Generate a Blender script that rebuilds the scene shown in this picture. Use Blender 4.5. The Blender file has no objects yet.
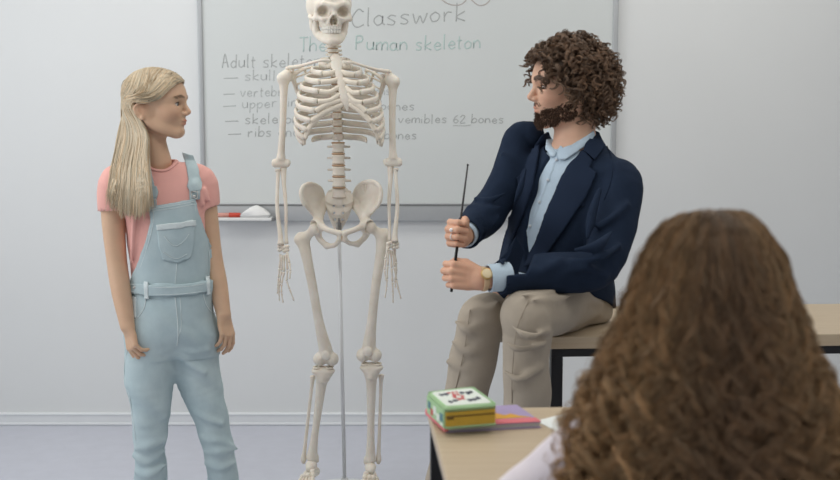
import bpy, bmesh, math, random
import numpy as np
from mathutils import Vector, Matrix, noise
random.seed(7)
rng = np.random.default_rng(11)
SC = bpy.context.scene
COL = SC.collection
pi = math.pi

# ------------------------------------------------------------------ camera
FPX = 1167.0                      # focal length in pixels of an 840 px frame
CAMH, TILT = 1.40, math.radians(6.7)
CT, ST = math.cos(TILT), math.sin(TILT)
CAM = Vector((0, 0, CAMH))

def ray(px, py):
    u = (px - 420) / FPX
    v = (240 - py) / FPX
    return Vector((u, CT + v * ST, -ST + v * CT))
def P(px, py, Y):                 # measured point at a given depth
    d = ray(px, py)
    return CAM + d * (Y / d.y)
def PZ(px, py, z):                # measured point on a horizontal plane
    d = ray(px, py)
    return CAM + d * ((z - CAMH) / d.z)
def px_of(p):
    q = Vector(p) - CAM
    w = q.y * CT - q.z * ST
    return 420 + FPX * q.x / w, 240 - FPX * (q.y * ST + q.z * CT) / w
def V(*a):
    return Vector(a)

# ------------------------------------------------------------------ objects
def base_of(o):
    v = Vector((0, 0, 0))
    while o is not None:
        v += o.location
        o = o.parent
    return v
def root(name, label, cat, loc=(0, 0, 0), group=None):
    o = bpy.data.objects.new(name, None)
    o.empty_display_size = 0.05
    COL.objects.link(o)
    o.location = loc
    return tag(o, label, cat, group)
def tag(o, label=None, cat=None, group=None, kind=None):
    if label: o['label'] = label
    if cat: o['category'] = cat
    if group: o['group'] = group
    if kind: o['kind'] = kind
    return o
def mk(name, geo, mat, parent=None, smooth=True, at=None, cols=None):
    """geo = (verts, faces) in world space -> one mesh object.  'at' moves the origin of a top-level mesh."""
    v, f = geo
    v = np.asarray(v, dtype=np.float64).reshape(-1, 3)
    off = np.array(base_of(parent)) if parent is not None else (np.array(at) if at is not None else np.zeros(3))
    v = v - off
    me = bpy.data.meshes.new(name)
    if isinstance(f, np.ndarray):
        nf, w = f.shape
        me.vertices.add(len(v)); me.vertices.foreach_set('co', v.astype(np.float32).ravel())
        me.loops.add(nf * w); me.loops.foreach_set('vertex_index', f.astype(np.int32).ravel())
        me.polygons.add(nf)
        me.polygons.foreach_set('loop_start', np.arange(0, nf * w, w, dtype=np.int32))
        me.update(calc_edges=True)
        me.validate()
    else:
        me.from_pydata([tuple(p) for p in v], [], [tuple(int(i) for i in q) for q in f])
        me.update()
    if smooth:
        me.polygons.foreach_set('use_smooth', np.ones(len(me.polygons), dtype=bool))
    if cols is not None:
        a = me.attributes.new('tone', 'FLOAT_COLOR', 'POINT')
        c = np.ones((len(v), 4), dtype=np.float32)
        c[:, :3] = cols
        a.data.foreach_set('color', c.ravel())
    if mat is not None:
        me.materials.append(mat)
    o = bpy.data.objects.new(name, me)
    COL.objects.link(o)
    if parent is not None: o.parent = parent
    elif at is not None: o.location = at
    return o
def aslist(g):
    v, f = g
    return np.asarray(v, dtype=float).reshape(-1, 3), [tuple(int(i) for i in q) for q in f]
def merge(*gs):
    vs, fs, n = [], [], 0
    for g in gs:
        v, f = aslist(g)
        vs.append(v); fs += [tuple(i + n for i in q) for q in f]
        n += len(v)
    return np.concatenate(vs), fs
def merge_np(*gs):
    vs, fs, n = [], [], 0
    for v, f in gs:
        vs.append(v); fs.append(f + n); n += len(v)
    return np.concatenate(vs), np.concatenate(fs)

def rbox(size, bevel=0.004, seg=2, M=None, loc=None):
    bm = bmesh.new()
    bmesh.ops.create_cube(bm, size=1)
    bmesh.ops.scale(bm, vec=size, verts=bm.verts)
    if bevel > 0:
        bmesh.ops.bevel(bm, geom=bm.edges[:], offset=bevel, segments=seg, profile=0.5, affect='EDGES')
    bm.verts.index_update()
    v = [x.co.copy() for x in bm.verts]; f = [[q.index for q in p.verts] for p in bm.faces]
    bm.free()
    if M is not None: v = [M @ x for x in v]
    if loc is not None: v = [x + Vector(loc) for x in v]
    return np.array([tuple(x) for x in v]), f
def slab(corners, z0, z1, bevel=0.0, seg=2):
    """prism over a horizontal outline (list of xy) from z0 to z1, edges bevelled"""
    bm = bmesh.new()
    a = [bm.verts.new((c[0], c[1], z0)) for c in corners]
    b = [bm.verts.new((c[0], c[1], z1)) for c in corners]
    n = len(a)
    bm.faces.new(a[::-1]); bm.faces.new(b)
    for i in range(n): bm.faces.new((a[i], a[(i + 1) % n], b[(i + 1) % n], b[i]))
    bmesh.ops.recalc_face_normals(bm, faces=bm.faces[:])
    if bevel > 0: bmesh.ops.bevel(bm, geom=bm.edges[:], offset=bevel, segments=seg, profile=0.5, affect='EDGES')
    bm.verts.index_update()
    r = np.array([tuple(x.co) for x in bm.verts]), [[q.index for q in p.verts] for p in bm.faces]
    bm.free()
    return r
def uvsphere(c, r, nu=24, nv=14, R=None):
    r = (r, r, r) if not hasattr(r, '__len__') else r
    v = [];  f = []
    for j in range(nv + 1):
        th = pi * j / nv
        for i in range(nu):
            ph = 2 * pi * i / nu
            p = Vector((r[0] * math.sin(th) * math.cos(ph), r[1] * math.sin(th) * math.sin(ph), r[2] * math.cos(th)))
            if R is not None: p = R @ p
            v.append(p + Vector(c))
    for j in range(nv):
        for i in range(nu):
            a, b = j * nu + i, j * nu + (i + 1) % nu
            f.append((a, a + nu, b + nu, b))
    return np.array([tuple(x) for x in v]), f
def catmull(pts, n):
    """resample a polyline of any dimension smoothly to n points"""
    p = np.asarray([list(q) if hasattr(q, '__len__') or isinstance(q, Vector) else [q] for q in pts], dtype=float)
    m = len(p)
    if m == 2:
        t = np.linspace(0, 1, n)[:, None]
        return p[0] * (1 - t) + p[1] * t
    e = np.vstack([2 * p[0] - p[1], p, 2 * p[-1] - p[-2]])
    t = np.linspace(0, m - 1 - 1e-9, n)
    i = np.floor(t).astype(int); u = (t - i)[:, None]
    p0, p1, p2, p3 = e[i], e[i + 1], e[i + 2], e[i + 3]
    return 0.5 * (2 * p1 + (p2 - p0) * u + (2 * p0 - 5 * p1 + 4 * p2 - p3) * u ** 2 + (3 * p1 - p0 - 3 * p2 + p3) * u ** 3)
def tube(pts, rad, sides=10, n=None, up=None, flat=1.0, cap=True):
    """smooth tube; rad a number or list; flat = thickness ratio along 'up'"""
    pts = [Vector(p) for p in pts]
    rad = list(rad) if hasattr(rad, '__len__') else [rad] * len(pts)
    if n:
        q = catmull([list(p) + [r] for p, r in zip(pts, rad)], n)
        pts = [Vector(x[:3]) for x in q]; rad = [max(1e-4, x[3]) for x in q]
    m = len(pts); v = []; f = []
    prev = None
    for i in range(m):
        t = (pts[min(i + 1, m - 1)] - pts[max(i - 1, 0)])
        t = t.normalized() if t.length > 1e-9 else Vector((0, 0, 1))
        if up is not None: b = Vector(up)
        elif prev is not None: b = prev
        else: b = Vector((0, 0, 1)) if abs(t.z) < 0.9 else Vector((0, 1, 0))
        b = b - t * b.dot(t)
        b = b.normalized() if b.length > 1e-6 else t.orthogonal().normalized()
        prev = b
        s = t.cross(b)
        for k in range(sides):
            a = 2 * pi * k / sides
            v.append(pts[i] + s * (math.cos(a) * rad[i]) + b * (math.sin(a) * rad[i] * flat))
    for i in range(m - 1):
        for k in range(sides):
            a, b = i * sides + k, i * sides + (k + 1) % sides
            f.append((a, b, b + sides, a + sides))
    if cap:
        f.append(tuple(range(sides))[::-1]); f.append(tuple((m - 1) * sides + k for k in range(sides)))
    return np.array([tuple(x) for x in v]), f
def lathe(c, prof, n=32):
    v = []; f = []
    for r, z in prof:
        for i in range(n):
            a = 2 * pi * i / n
            v.append((c[0] + r * math.cos(a), c[1] + r * math.sin(a), c[2] + z))
    for j in range(len(prof) - 1):
        for i in range(n):
            a, b = j * n + i, j * n + (i + 1) % n
            f.append((a, b, b + n, a + n))
    f.append(tuple(range(n))[::-1]); f.append(tuple((len(prof) - 1) * n + k for k in range(n)))
    return np.array(v), f

# ------------------------------------------------------------------ implicit bodies (signed distance on a grid)
def arr(p): return np.array([p[0], p[1], p[2]], dtype=np.float32)
class Field:
    def __init__(s, lo, hi, h):
        s.lo = np.array(lo, dtype=np.float32); s.h = float(h)
        s.n = (np.ceil((np.array(hi) - np.array(lo)) / h).astype(int) + 1)
        s.d = np.full(tuple(s.n), 0.25, dtype=np.float32)
    def put(s, lo, hi, fn, k=0.0, mode='add'):
        pad = max(k * 1.2, 3 * s.h) + 2 * s.h
        i0 = np.maximum(0, np.floor((np.asarray(lo) - pad - s.lo) / s.h).astype(int))
        i1 = np.minimum(s.n, np.ceil((np.asarray(hi) + pad - s.lo) / s.h).astype(int) + 1)
        if np.any(i1 <= i0): return s
        sl = tuple(slice(a, b) for a, b in zip(i0, i1))
        ax = [s.lo[i] + s.h * np.arange(i0[i], i1[i], dtype=np.float32) for i in range(3)]
        X, Y, Z = ax[0][:, None, None], ax[1][None, :, None], ax[2][None, None, :]
        b = fn(X, Y, Z).astype(np.float32)
        a = s.d[sl]
        if mode == 'add':
            r = np.minimum(a, b)
            if k > 0: r = r - np.maximum(k - np.abs(a - b), 0) ** 2 / (4 * k)
        elif mode == 'sub':
            b = -b
            r = np.maximum(a, b)
            if k > 0: r = r + np.maximum(k - np.abs(a - b), 0) ** 2 / (4 * k)
        elif mode == 'off':
            r = a + b
        s.d[sl] = r
        return s
    def cone(s, a, b, ra, rb, k=0.0, mode='add', flat=None, cut=None):
        a, b = arr(a), arr(b)
        r = max(ra, rb) * (max(1.0, flat[1]) if flat else 1)
        lo, hi = np.minimum(a, b) - r, np.maximum(a, b) + r
        return s.put(lo, hi, cone_fn(a, b, ra, rb, flat, cut), k, mode)
    def ball(s, c, r, k=0.0, mode='add'):
        return s.cone(c, arr(c) + np.array([0, 0, 1e-4]), r, r, k, mode)
    def ell(s, c, r, R=None, k=0.0, mode='add'):
        c = arr(c); m = max(r)
        return s.put(c - m, c + m, ell_fn(c, r, R), k, mode)
    def box(s, c, half, R=None, rd=0.003, k=0.0, mode='add'):
        c = arr(c); m = float(np.linalg.norm(half))
        return s.put(c - m, c + m, box_fn(c, half, R, rd), k, mode)
    def chain(s, pts, rad, k=0.0, n=None, mode='add', flat=None, cuts=None):
        rad = list(rad) if hasattr(rad, '__len__') else [rad] * len(pts)
        q = [list(p) + [r] for p, r in zip(pts, rad)]
        if n: q = catmull(q, n)
        q = np.array(q, dtype=np.float32)
        r = q[:, 3].max() * (max(1.0, flat[1]) if flat else 1)
        lo, hi = q[:, :3].min(0) - r, q[:, :3].max(0) + r
        def fn(X, Y, Z):
            d = None
            for i in range(len(q) - 1):
                e = cone_fn(q[i, :3], q[i + 1, :3], q[i, 3], q[i + 1, 3], flat, None)(X, Y, Z)
                d = e if d is None else np.minimum(d, e)
            for c, nn in (cuts or []):
                d = np.maximum(d, (X - c[0]) * nn[0] + (Y - c[1]) * nn[1] + (Z - c[2]) * nn[2])
            return d
        return s.put(lo, hi, fn, k, mode)
    def loft(s, rings, k=0.0, mode='add', e=2.0, cap=0.01):
        """rings: list of (center, half_width, half_depth, yaw) ordered by z"""
        q = np.array([[c[0], c[1], c[2], a, b, y] for c, a, b, y in rings], dtype=float)
        q = catmull(q, 60)
        q = q[np.argsort(q[:, 2])]
        m = max(q[:, 3].max(), q[:, 4].max())
        lo = np.array([q[:, 0].min() - m, q[:, 1].min() - m, q[0, 2]]); hi = np.array([q[:, 0].max() + m, q[:, 1].max() + m, q[-1, 2]])
        def fn(X, Y, Z):
            z = Z.ravel()
            I = lambda j: np.interp(z, q[:, 2], q[:, j])[None, None, :].astype(np.float32)
            dx, dy = X - I(0), Y - I(1)
            c, sn = np.cos(I(5)), np.sin(I(5))
            u, v = dx * c + dy * sn, -dx * sn + dy * c
            a, b = I(3), I(4)
            g = (np.abs(u / a) ** e + np.abs(v / b) ** e) ** (1 / e)
            d = (g - 1) * np.minimum(a, b)
            dz = np.maximum(Z - q[-1, 2], q[0, 2] - Z)
            r = np.maximum(d, dz)
            return r + np.maximum(cap - np.abs(d - dz), 0) ** 2 / (4 * cap)
        return s.put(lo, hi, fn, k, mode)
    def cut(s, c, n, lo=None, hi=None):
        """remove everything on the side of n"""
        n = Vector(n).normalized()
        lo = s.lo if lo is None else lo; hi = s.lo + s.h * s.n if hi is None else hi
        return s.put(lo, hi, lambda X, Y, Z: -((X - c[0]) * n[0] + (Y - c[1]) * n[1] + (Z - c[2]) * n[2]), 0, 'sub')
    def wobble(s, amp, sx, sy, sz, seed=0, lo=None, hi=None):
        """cloth folds: sum of warped sines"""
        r = np.random.default_rng(seed)
        pr = [(r.normal(size=3), r.uniform(0, 6.28), r.uniform(.7, 1.5)) for _ in range(7)]
        def fn(X, Y, Z):
            d = 0
            for (w, ph, am) in pr:
                d = d + am * np.sin(w[0] * X / sx + w[1] * Y / sy + w[2] * Z / sz + ph + 1.3 * np.sin(w[2] * X / sy + w[0] * Z / sx + ph * 2))
            return d * (amp / 3)
        return s.put(s.lo if lo is None else lo, s.lo + s.h * s.n if hi is None else hi, fn, 0, 'off')
    def sample(s, p):
        g = (np.asarray(p) - s.lo) / s.h
        g = np.clip(g, 0, s.n - 1.001)
        i = np.floor(g).astype(int); u = g - i
        r = 0
        for a in (0, 1):
            for b in (0, 1):
                for c in (0, 1):
                    w = (u[..., 0] if a else 1 - u[..., 0]) * (u[..., 1] if b else 1 - u[..., 1]) * (u[..., 2] if c else 1 - u[..., 2])
                    r = r + w * s.d[i[..., 0] + a, i[..., 1] + b, i[..., 2] + c]
        return r
    def mesh(s, smooth=1):
        d = s.d.copy()
        for ax in range(3):                     # close at the grid's border
            sl = [slice(None)] * 3
            for e in (0, -1):
                sl[ax] = e
                d[tuple(sl)] = np.maximum(d[tuple(sl)], s.h * 0.5)
        neg = d < 0
        n = np.array(d.shape) - 1
        cnt = np.zeros(tuple(n), dtype=np.int8)
        for a in (0, 1):
            for b in (0, 1):
                for c in (0, 1):
                    cnt += neg[a:a + n[0], b:b + n[1], c:c + n[2]]
        I = np.argwhere((cnt > 0) & (cnt < 8))
        idx = np.full(tuple(n), -1, dtype=np.int32)
        idx[I[:, 0], I[:, 1], I[:, 2]] = np.arange(len(I))
        pos = np.zeros((len(I), 3)); num = np.zeros(len(I))
        for ax in range(3):
            o1, o2 = [x for x in range(3) if x != ax]
            for a in (0, 1):
                for b in (0, 1):
                    off = np.zeros(3, dtype=int); off[o1] = a; off[o2] = b
                    A = I + off; B = A.copy(); B[:, ax] += 1
                    da = d[A[:, 0], A[:, 1], A[:, 2]]; db = d[B[:, 0], B[:, 1], B[:, 2]]
                    cr = (da < 0) != (db < 0)
                    t = np.where(cr, da / np.where(cr, da - db, 1), 0)
                    q = A.astype(float); q[:, ax] += t
                    pos[cr] += q[cr]; num[cr] += 1
        pos /= num[:, None]
        faces = []
        for ax in range(3):
            o1, o2 = [(1, 2), (2, 0), (0, 1)][ax]
            sl0 = [slice(1, -1)] * 3; sl1 = [slice(1, -1)] * 3
            sl0[ax] = slice(0, -1); sl1[ax] = slice(1, None)
            a, b = neg[tuple(sl0)], neg[tuple(sl1)]
            E = np.argwhere(a != b)
            if not len(E): continue
            inside = a[E[:, 0], E[:, 1], E[:, 2]]
            base = E.copy(); base[:, o1] += 1; base[:, o2] += 1
            e1 = np.zeros(3, dtype=int); e1[o1] = 1
            e2 = np.zeros(3, dtype=int); e2[o2] = 1
            g = lambda q: idx[q[:, 0], q[:, 1], q[:, 2]]
            f = np.stack([g(base - e1 - e2), g(base - e2), g(base), g(base - e1)], 1)
            f[~inside] = f[~inside][:, ::-1]
            faces.append(f)
        F = np.concatenate(faces)
        F = F[(F >= 0).all(1)]
        v = pos * s.h + s.lo
        if smooth:
            e = np.concatenate([F[:, [0, 1]], F[:, [1, 2]], F[:, [2, 3]], F[:, [3, 0]]])
            e = np.concatenate([e, e[:, ::-1]])
            deg = np.bincount(e[:, 0], minlength=len(v))[:, None].clip(1)
            for _ in range(smooth):
                for lam in (0.5, -0.45):
                    acc = np.stack([np.bincount(e[:, 0], weights=v[e[:, 1], j], minlength=len(v)) for j in range(3)], 1)
                    v = v + lam * (acc / deg - v)
        return v, F
    def hit(s, orig, dirs, t0, t1):
        """first surface along rays (dirs scaled so that t is depth Y); nan where it misses"""
        dirs = np.asarray(dirs, dtype=float); m = len(dirs)
        ts = np.arange(t0, t1, s.h * 0.7)
        prev = np.full(m, np.nan); out = np.full(m, np.nan); dprev = np.full(m, 1.0)
        for t in ts:
            d = s.sample(np.array(orig) + dirs * t)
            new = (d < 0) & (dprev >= 0) & np.isnan(out)
            out[new] = t - s.h * 0.7 * (0 - d[new]) / np.maximum(1e-6, dprev[new] - d[new])
            dprev = d
        return out
def cone_fn(a, b, ra, rb, flat=None, cut=None):
    a, b = arr(a), arr(b)
    ba = b - a; L2 = max(1e-12, float(ba @ ba))
    def fn(X, Y, Z):
        x, y, z = X - a[0], Y - a[1], Z - a[2]
        t = np.clip((x * ba[0] + y * ba[1] + z * ba[2]) / L2, 0, 1)
        x, y, z = x - t * ba[0], y - t * ba[1], z - t * ba[2]
        f = 1.0
        if flat:
            nn, f = flat
            w = (x * nn[0] + y * nn[1] + z * nn[2]) * (1 / f - 1)
            x, y, z = x + w * nn[0], y + w * nn[1], z + w * nn[2]
        d = (np.sqrt(x * x + y * y + z * z) - (ra + t * (rb - ra))) * min(1.0, f)
        if cut is not None:
            c, n = cut
            d = np.maximum(d, (X - c[0]) * n[0] + (Y - c[1]) * n[1] + (Z - c[2]) * n[2])
        return d
    return fn
def loc3(X, Y, Z, c, R):
    x, y, z = X - c[0], Y - c[1], Z - c[2]
    if R is None: return x, y, z
    return (x * R[0][0] + y * R[1][0] + z * R[2][0], x * R[0][1] + y * R[1][1] + z * R[2][1], x * R[0][2] + y * R[1][2] + z * R[2][2])
def ell_fn(c, r, R=None):
    def fn(X, Y, Z):
        x, y, z = loc3(X, Y, Z, c, R)
        k0 = np.sqrt((x / r[0]) ** 2 + (y / r[1]) ** 2 + (z / r[2]) ** 2)
        k1 = np.sqrt((x / r[0] ** 2) ** 2 + (y / r[1] ** 2) ** 2 + (z / r[2] ** 2) ** 2)
        return k0 * (k0 - 1) / np.maximum(k1, 1e-6)
    return fn
def box_fn(c, h, R=None, rd=0.003):
    def fn(X, Y, Z):
        x, y, z = loc3(X, Y, Z, c, R)
        qx, qy, qz = np.abs(x) - h[0] + rd, np.abs(y) - h[1] + rd, np.abs(z) - h[2] + rd
        o = np.sqrt(np.maximum(qx, 0) ** 2 + np.maximum(qy, 0) ** 2 + np.maximum(qz, 0) ** 2)
        return o + np.minimum(np.maximum(qx, np.maximum(qy, qz)), 0) - rd
    return fn
def frame(fwd, up=(0, 0, 1)):
    """columns: forward, left, up"""
    f = Vector(fwd).normalized(); l = Vector(up).cross(f).normalized(); u = f.cross(l)
    return Matrix(((f.x, l.x, u.x), (f.y, l.y, u.y), (f.z, l.z, u.z)))
def in_poly(x, y, poly):
    r = np.zeros(x.shape, dtype=bool); n = len(poly)
    for i in range(n):
        x0, y0 = poly[i]; x1, y1 = poly[(i + 1) % n]
        c = ((y0 > y) != (y1 > y)) & (x < (x1 - x0) * (y - y0) / ((y1 - y0) if y1 != y0 else 1e-9) + x0)
        r ^= c
    return r
def patch(poly, field, Y0, Y1, lift, thick, step=1.2, smooth=3, round_pts=None, fit=None):
    """a piece of cloth of the outline 'poly' laid on a body's surface: a closed thin slab following it.
    Triangulated interior grid + exact outline."""
    if round_pts: poly = [tuple(x) for x in catmull(list(poly) + [poly[0]], round_pts)[:-1]]
    pl = []
    n = len(poly)
    for i in range(n):
        a, b = np.array(poly[i], float), np.array(poly[(i + 1) % n], float)
        m = max(1, int(np.linalg.norm(b - a) / step))
        for j in range(m): pl.append(tuple(a + (b - a) * j / m))
    pl = np.array(pl)
    x0, y0 = pl.min(0); x1, y1 = pl.max(0)
    gx, gy = np.meshgrid(np.arange(x0, x1, step), np.arange(y0, y1, step))
    gx[::2] += step * 0.5
    gx, gy = gx.ravel(), gy.ravel()
    ins = in_poly(gx, gy, [tuple(q) for q in pl])
    g = np.stack([gx[ins], gy[ins]], 1)
    if len(g):
        dist = np.min(np.linalg.norm(g[:, None, :] - pl[None], axis=2), axis=1)
        g = g[dist > step * 0.55]
    from mathutils.geometry import delaunay_2d_cdt
    pts = np.concatenate([pl, g]) if len(g) else pl
    m = len(pl)
    vv, ee, ff, _, _, _ = delaunay_2d_cdt([Vector(q) for q in pts], [(i, (i + 1) % m) for i in range(m)], [list(range(m))], 1, 1e-6)
    pts = np.array([tuple(q) for q in vv])
    tri = [tuple(f) for f in ff]
    dirs = np.array([tuple(ray(*q) / ray(*q).y) for q in pts])
    t = field.hit(CAM, dirs, Y0, Y1)
    bad = np.isnan(t)
    if bad.all(): raise RuntimeError('patch misses')
    # fill misses from neighbours
    nb = [set() for _ in pts]
    for f in tri:
        for a in f:
            for b in f:
                if a != b: nb[a].add(b)
    good_i = np.where(~bad)[0]
    for i in np.where(bad)[0]:
        j = good_i[np.argmin(np.linalg.norm(pts[good_i] - pts[i], axis=1))]
        t[i] = t[j]
    if fit:
        xy = (pts - pts.mean(0)) / 40
        cols_ = [np.ones(len(xy)), xy[:, 0], xy[:, 1], xy[:, 0] ** 2, xy[:, 0] * xy[:, 1], xy[:, 1] ** 2]
        if fit > 2: cols_ += [xy[:, 1] ** 3, xy[:, 0] * xy[:, 1] ** 2]
        A_ = np.stack(cols_, 1); wgt = np.where(bad, 1e-3, 1.0)
        for _ in range(12):
            co_ = np.linalg.lstsq(A_ * wgt[:, None], t * wgt, rcond=None)[0]
            res = np.abs(t - A_ @ co_); wgt = np.where(bad, 1e-3, 1.0) / (1 + (res / .006) ** 2)
        t = A_ @ co_ + np.clip(t - A_ @ co_, -.004, .004)
    for _ in range(smooth):
        t = np.array([0.5 * t[i] + 0.5 * np.mean([t[j] for j in nb[i]]) if nb[i] else t[i] for i in range(len(t))])
    w = np.array(CAM) + dirs * t[:, None]
    # normals
    nrm = np.zeros_like(w)
    for f in tri:
        a, b, c = w[f[0]], w[f[1]], w[f[2]]
        q = np.cross(b - a, c - a)
        for i in f: nrm[i] += q
    nrm /= np.maximum(1e-12, np.linalg.norm(nrm, axis=1))[:, None]
    flip = (nrm * dirs).sum(1).mean() > 0
    if flip: nrm = -nrm; tri = [f[::-1] for f in tri]
    top = w + nrm * (lift + thick); bot = w + nrm * (lift - 0.004)
    N = len(w)
    F = list(tri) + [tuple(i + N for i in f[::-1]) for f in tri]
    cnt = {}
    for f in tri:
        for a, b in zip(f, f[1:] + f[:1]): cnt[(a, b)] = 1
    for (a, b) in list(cnt):
        if (b, a) not in cnt: F.append((b, a, a + N, b + N))
    return np.concatenate([top, bot]), F
def seam(pl, field, Y0, Y1, lift, r, n=None, sides=6):
    """a thin cord (stitching, piping) along a line on a body's surface"""
    q = catmull(pl, n or max(4, len(pl) * 5))
    dirs = np.array([tuple(ray(*p) / ray(*p).y) for p in q])
    t = field.hit(CAM, dirs, Y0, Y1)
    ok = ~np.isnan(t)
    t = np.interp(np.arange(len(t)), np.where(ok)[0], t[ok])
    t = np.convolve(np.pad(t, 2, 'edge'), np.ones(5) / 5, 'valid')
    w = np.array(CAM) + dirs * (t - lift)[:, None]
    return tube([tuple(x) for x in w], r, sides)

# ------------------------------------------------------------------ hair strands (vectorised thin tubes)
def strands(paths, rad, sides=3):
    """paths (N,K,3), rad (K,) or (N,K) -> quads"""
    N, K, _ = paths.shape
    t = np.gradient(paths, axis=1)
    t /= np.maximum(1e-9, np.linalg.norm(t, axis=2))[..., None]
    ref = np.broadcast_to(np.array([0.31, 0.9, 0.3]), t.shape)
    a = np.cross(t, ref); a /= np.maximum(1e-6, np.linalg.norm(a, axis=2))[..., None]
    b = np.cross(t, a)
    rad = np.broadcast_to(rad, (N, K))
    v = np.zeros((N, K, sides, 3))
    for s in range(sides):
        an = 2 * pi * s / sides
        v[:, :, s] = paths + rad[..., None] * (math.cos(an) * a + math.sin(an) * b)
    i = np.arange(N)[:, None, None] * K * sides; k = np.arange(K - 1)[None, :, None] * sides; s = np.arange(sides)[None, None, :]
    s2 = (s + 1) % sides
    f = np.stack(np.broadcast_arrays(i + k + s, i + k + s2, i + k + sides + s2, i + k + sides + s), -1).reshape(-1, 4)
    return v.reshape(-1, 3), f
def locks(guides, M, spread, amp, wave, rng, jit=0.0, turns_noise=0.25):
    """guides (N,K,3) -> bundles of M strands each coiling round its guide.
    spread: (K,) bundle half-thickness; amp: (K,) coil radius; wave: coil length"""
    N, K, _ = guides.shape
    t = np.gradient(guides, axis=1); seg = np.linalg.norm(t, axis=2)
    t /= np.maximum(1e-9, seg)[..., None]
    s = np.cumsum(seg, axis=1)
    ref = np.broadcast_to(np.array([0.2, 0.93, 0.3]), t.shape)
    a = np.cross(t, ref); a /= np.maximum(1e-6, np.linalg.norm(a, axis=2))[..., None]
    b = np.cross(t, a)
    w = wave * (1 + turns_noise * rng.normal(size=(N, 1, 1)).clip(-1.6, 1.6))
    ph = rng.uniform(0, 6.28, (N, 1, 1)) + rng.normal(0, 0.25, (N, M, 1))
    hand = np.where(rng.random((N, 1, 1)) < 0.5, 1, -1)
    ang = hand * 2 * pi * s[:, None, :] / w + ph
    am = amp[None, None, :] * (1 + 0.25 * rng.normal(size=(N, 1, 1))) * (1 + 0.15 * rng.normal(size=(N, M, 1)))
    ra = rng.uniform(0, 6.28, (N, M, 1)); rr = np.sqrt(rng.random((N, M, 1)))
    sp = spread[None, None, :]
    wob = jit * np.sin(s[:, None, :] * rng.uniform(30, 90, (N, M, 1)) + rng.uniform(0, 6.28, (N, M, 1)))
    ca = am * np.cos(ang) + sp * rr * np.cos(ra) + wob
    cb = am * np.sin(ang) + sp * rr * np.sin(ra) + wob
    p = guides[:, None] + ca[..., None] * a[:, None] + cb[..., None] * b[:, None]
    return p.reshape(N * M, K, 3)

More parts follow.
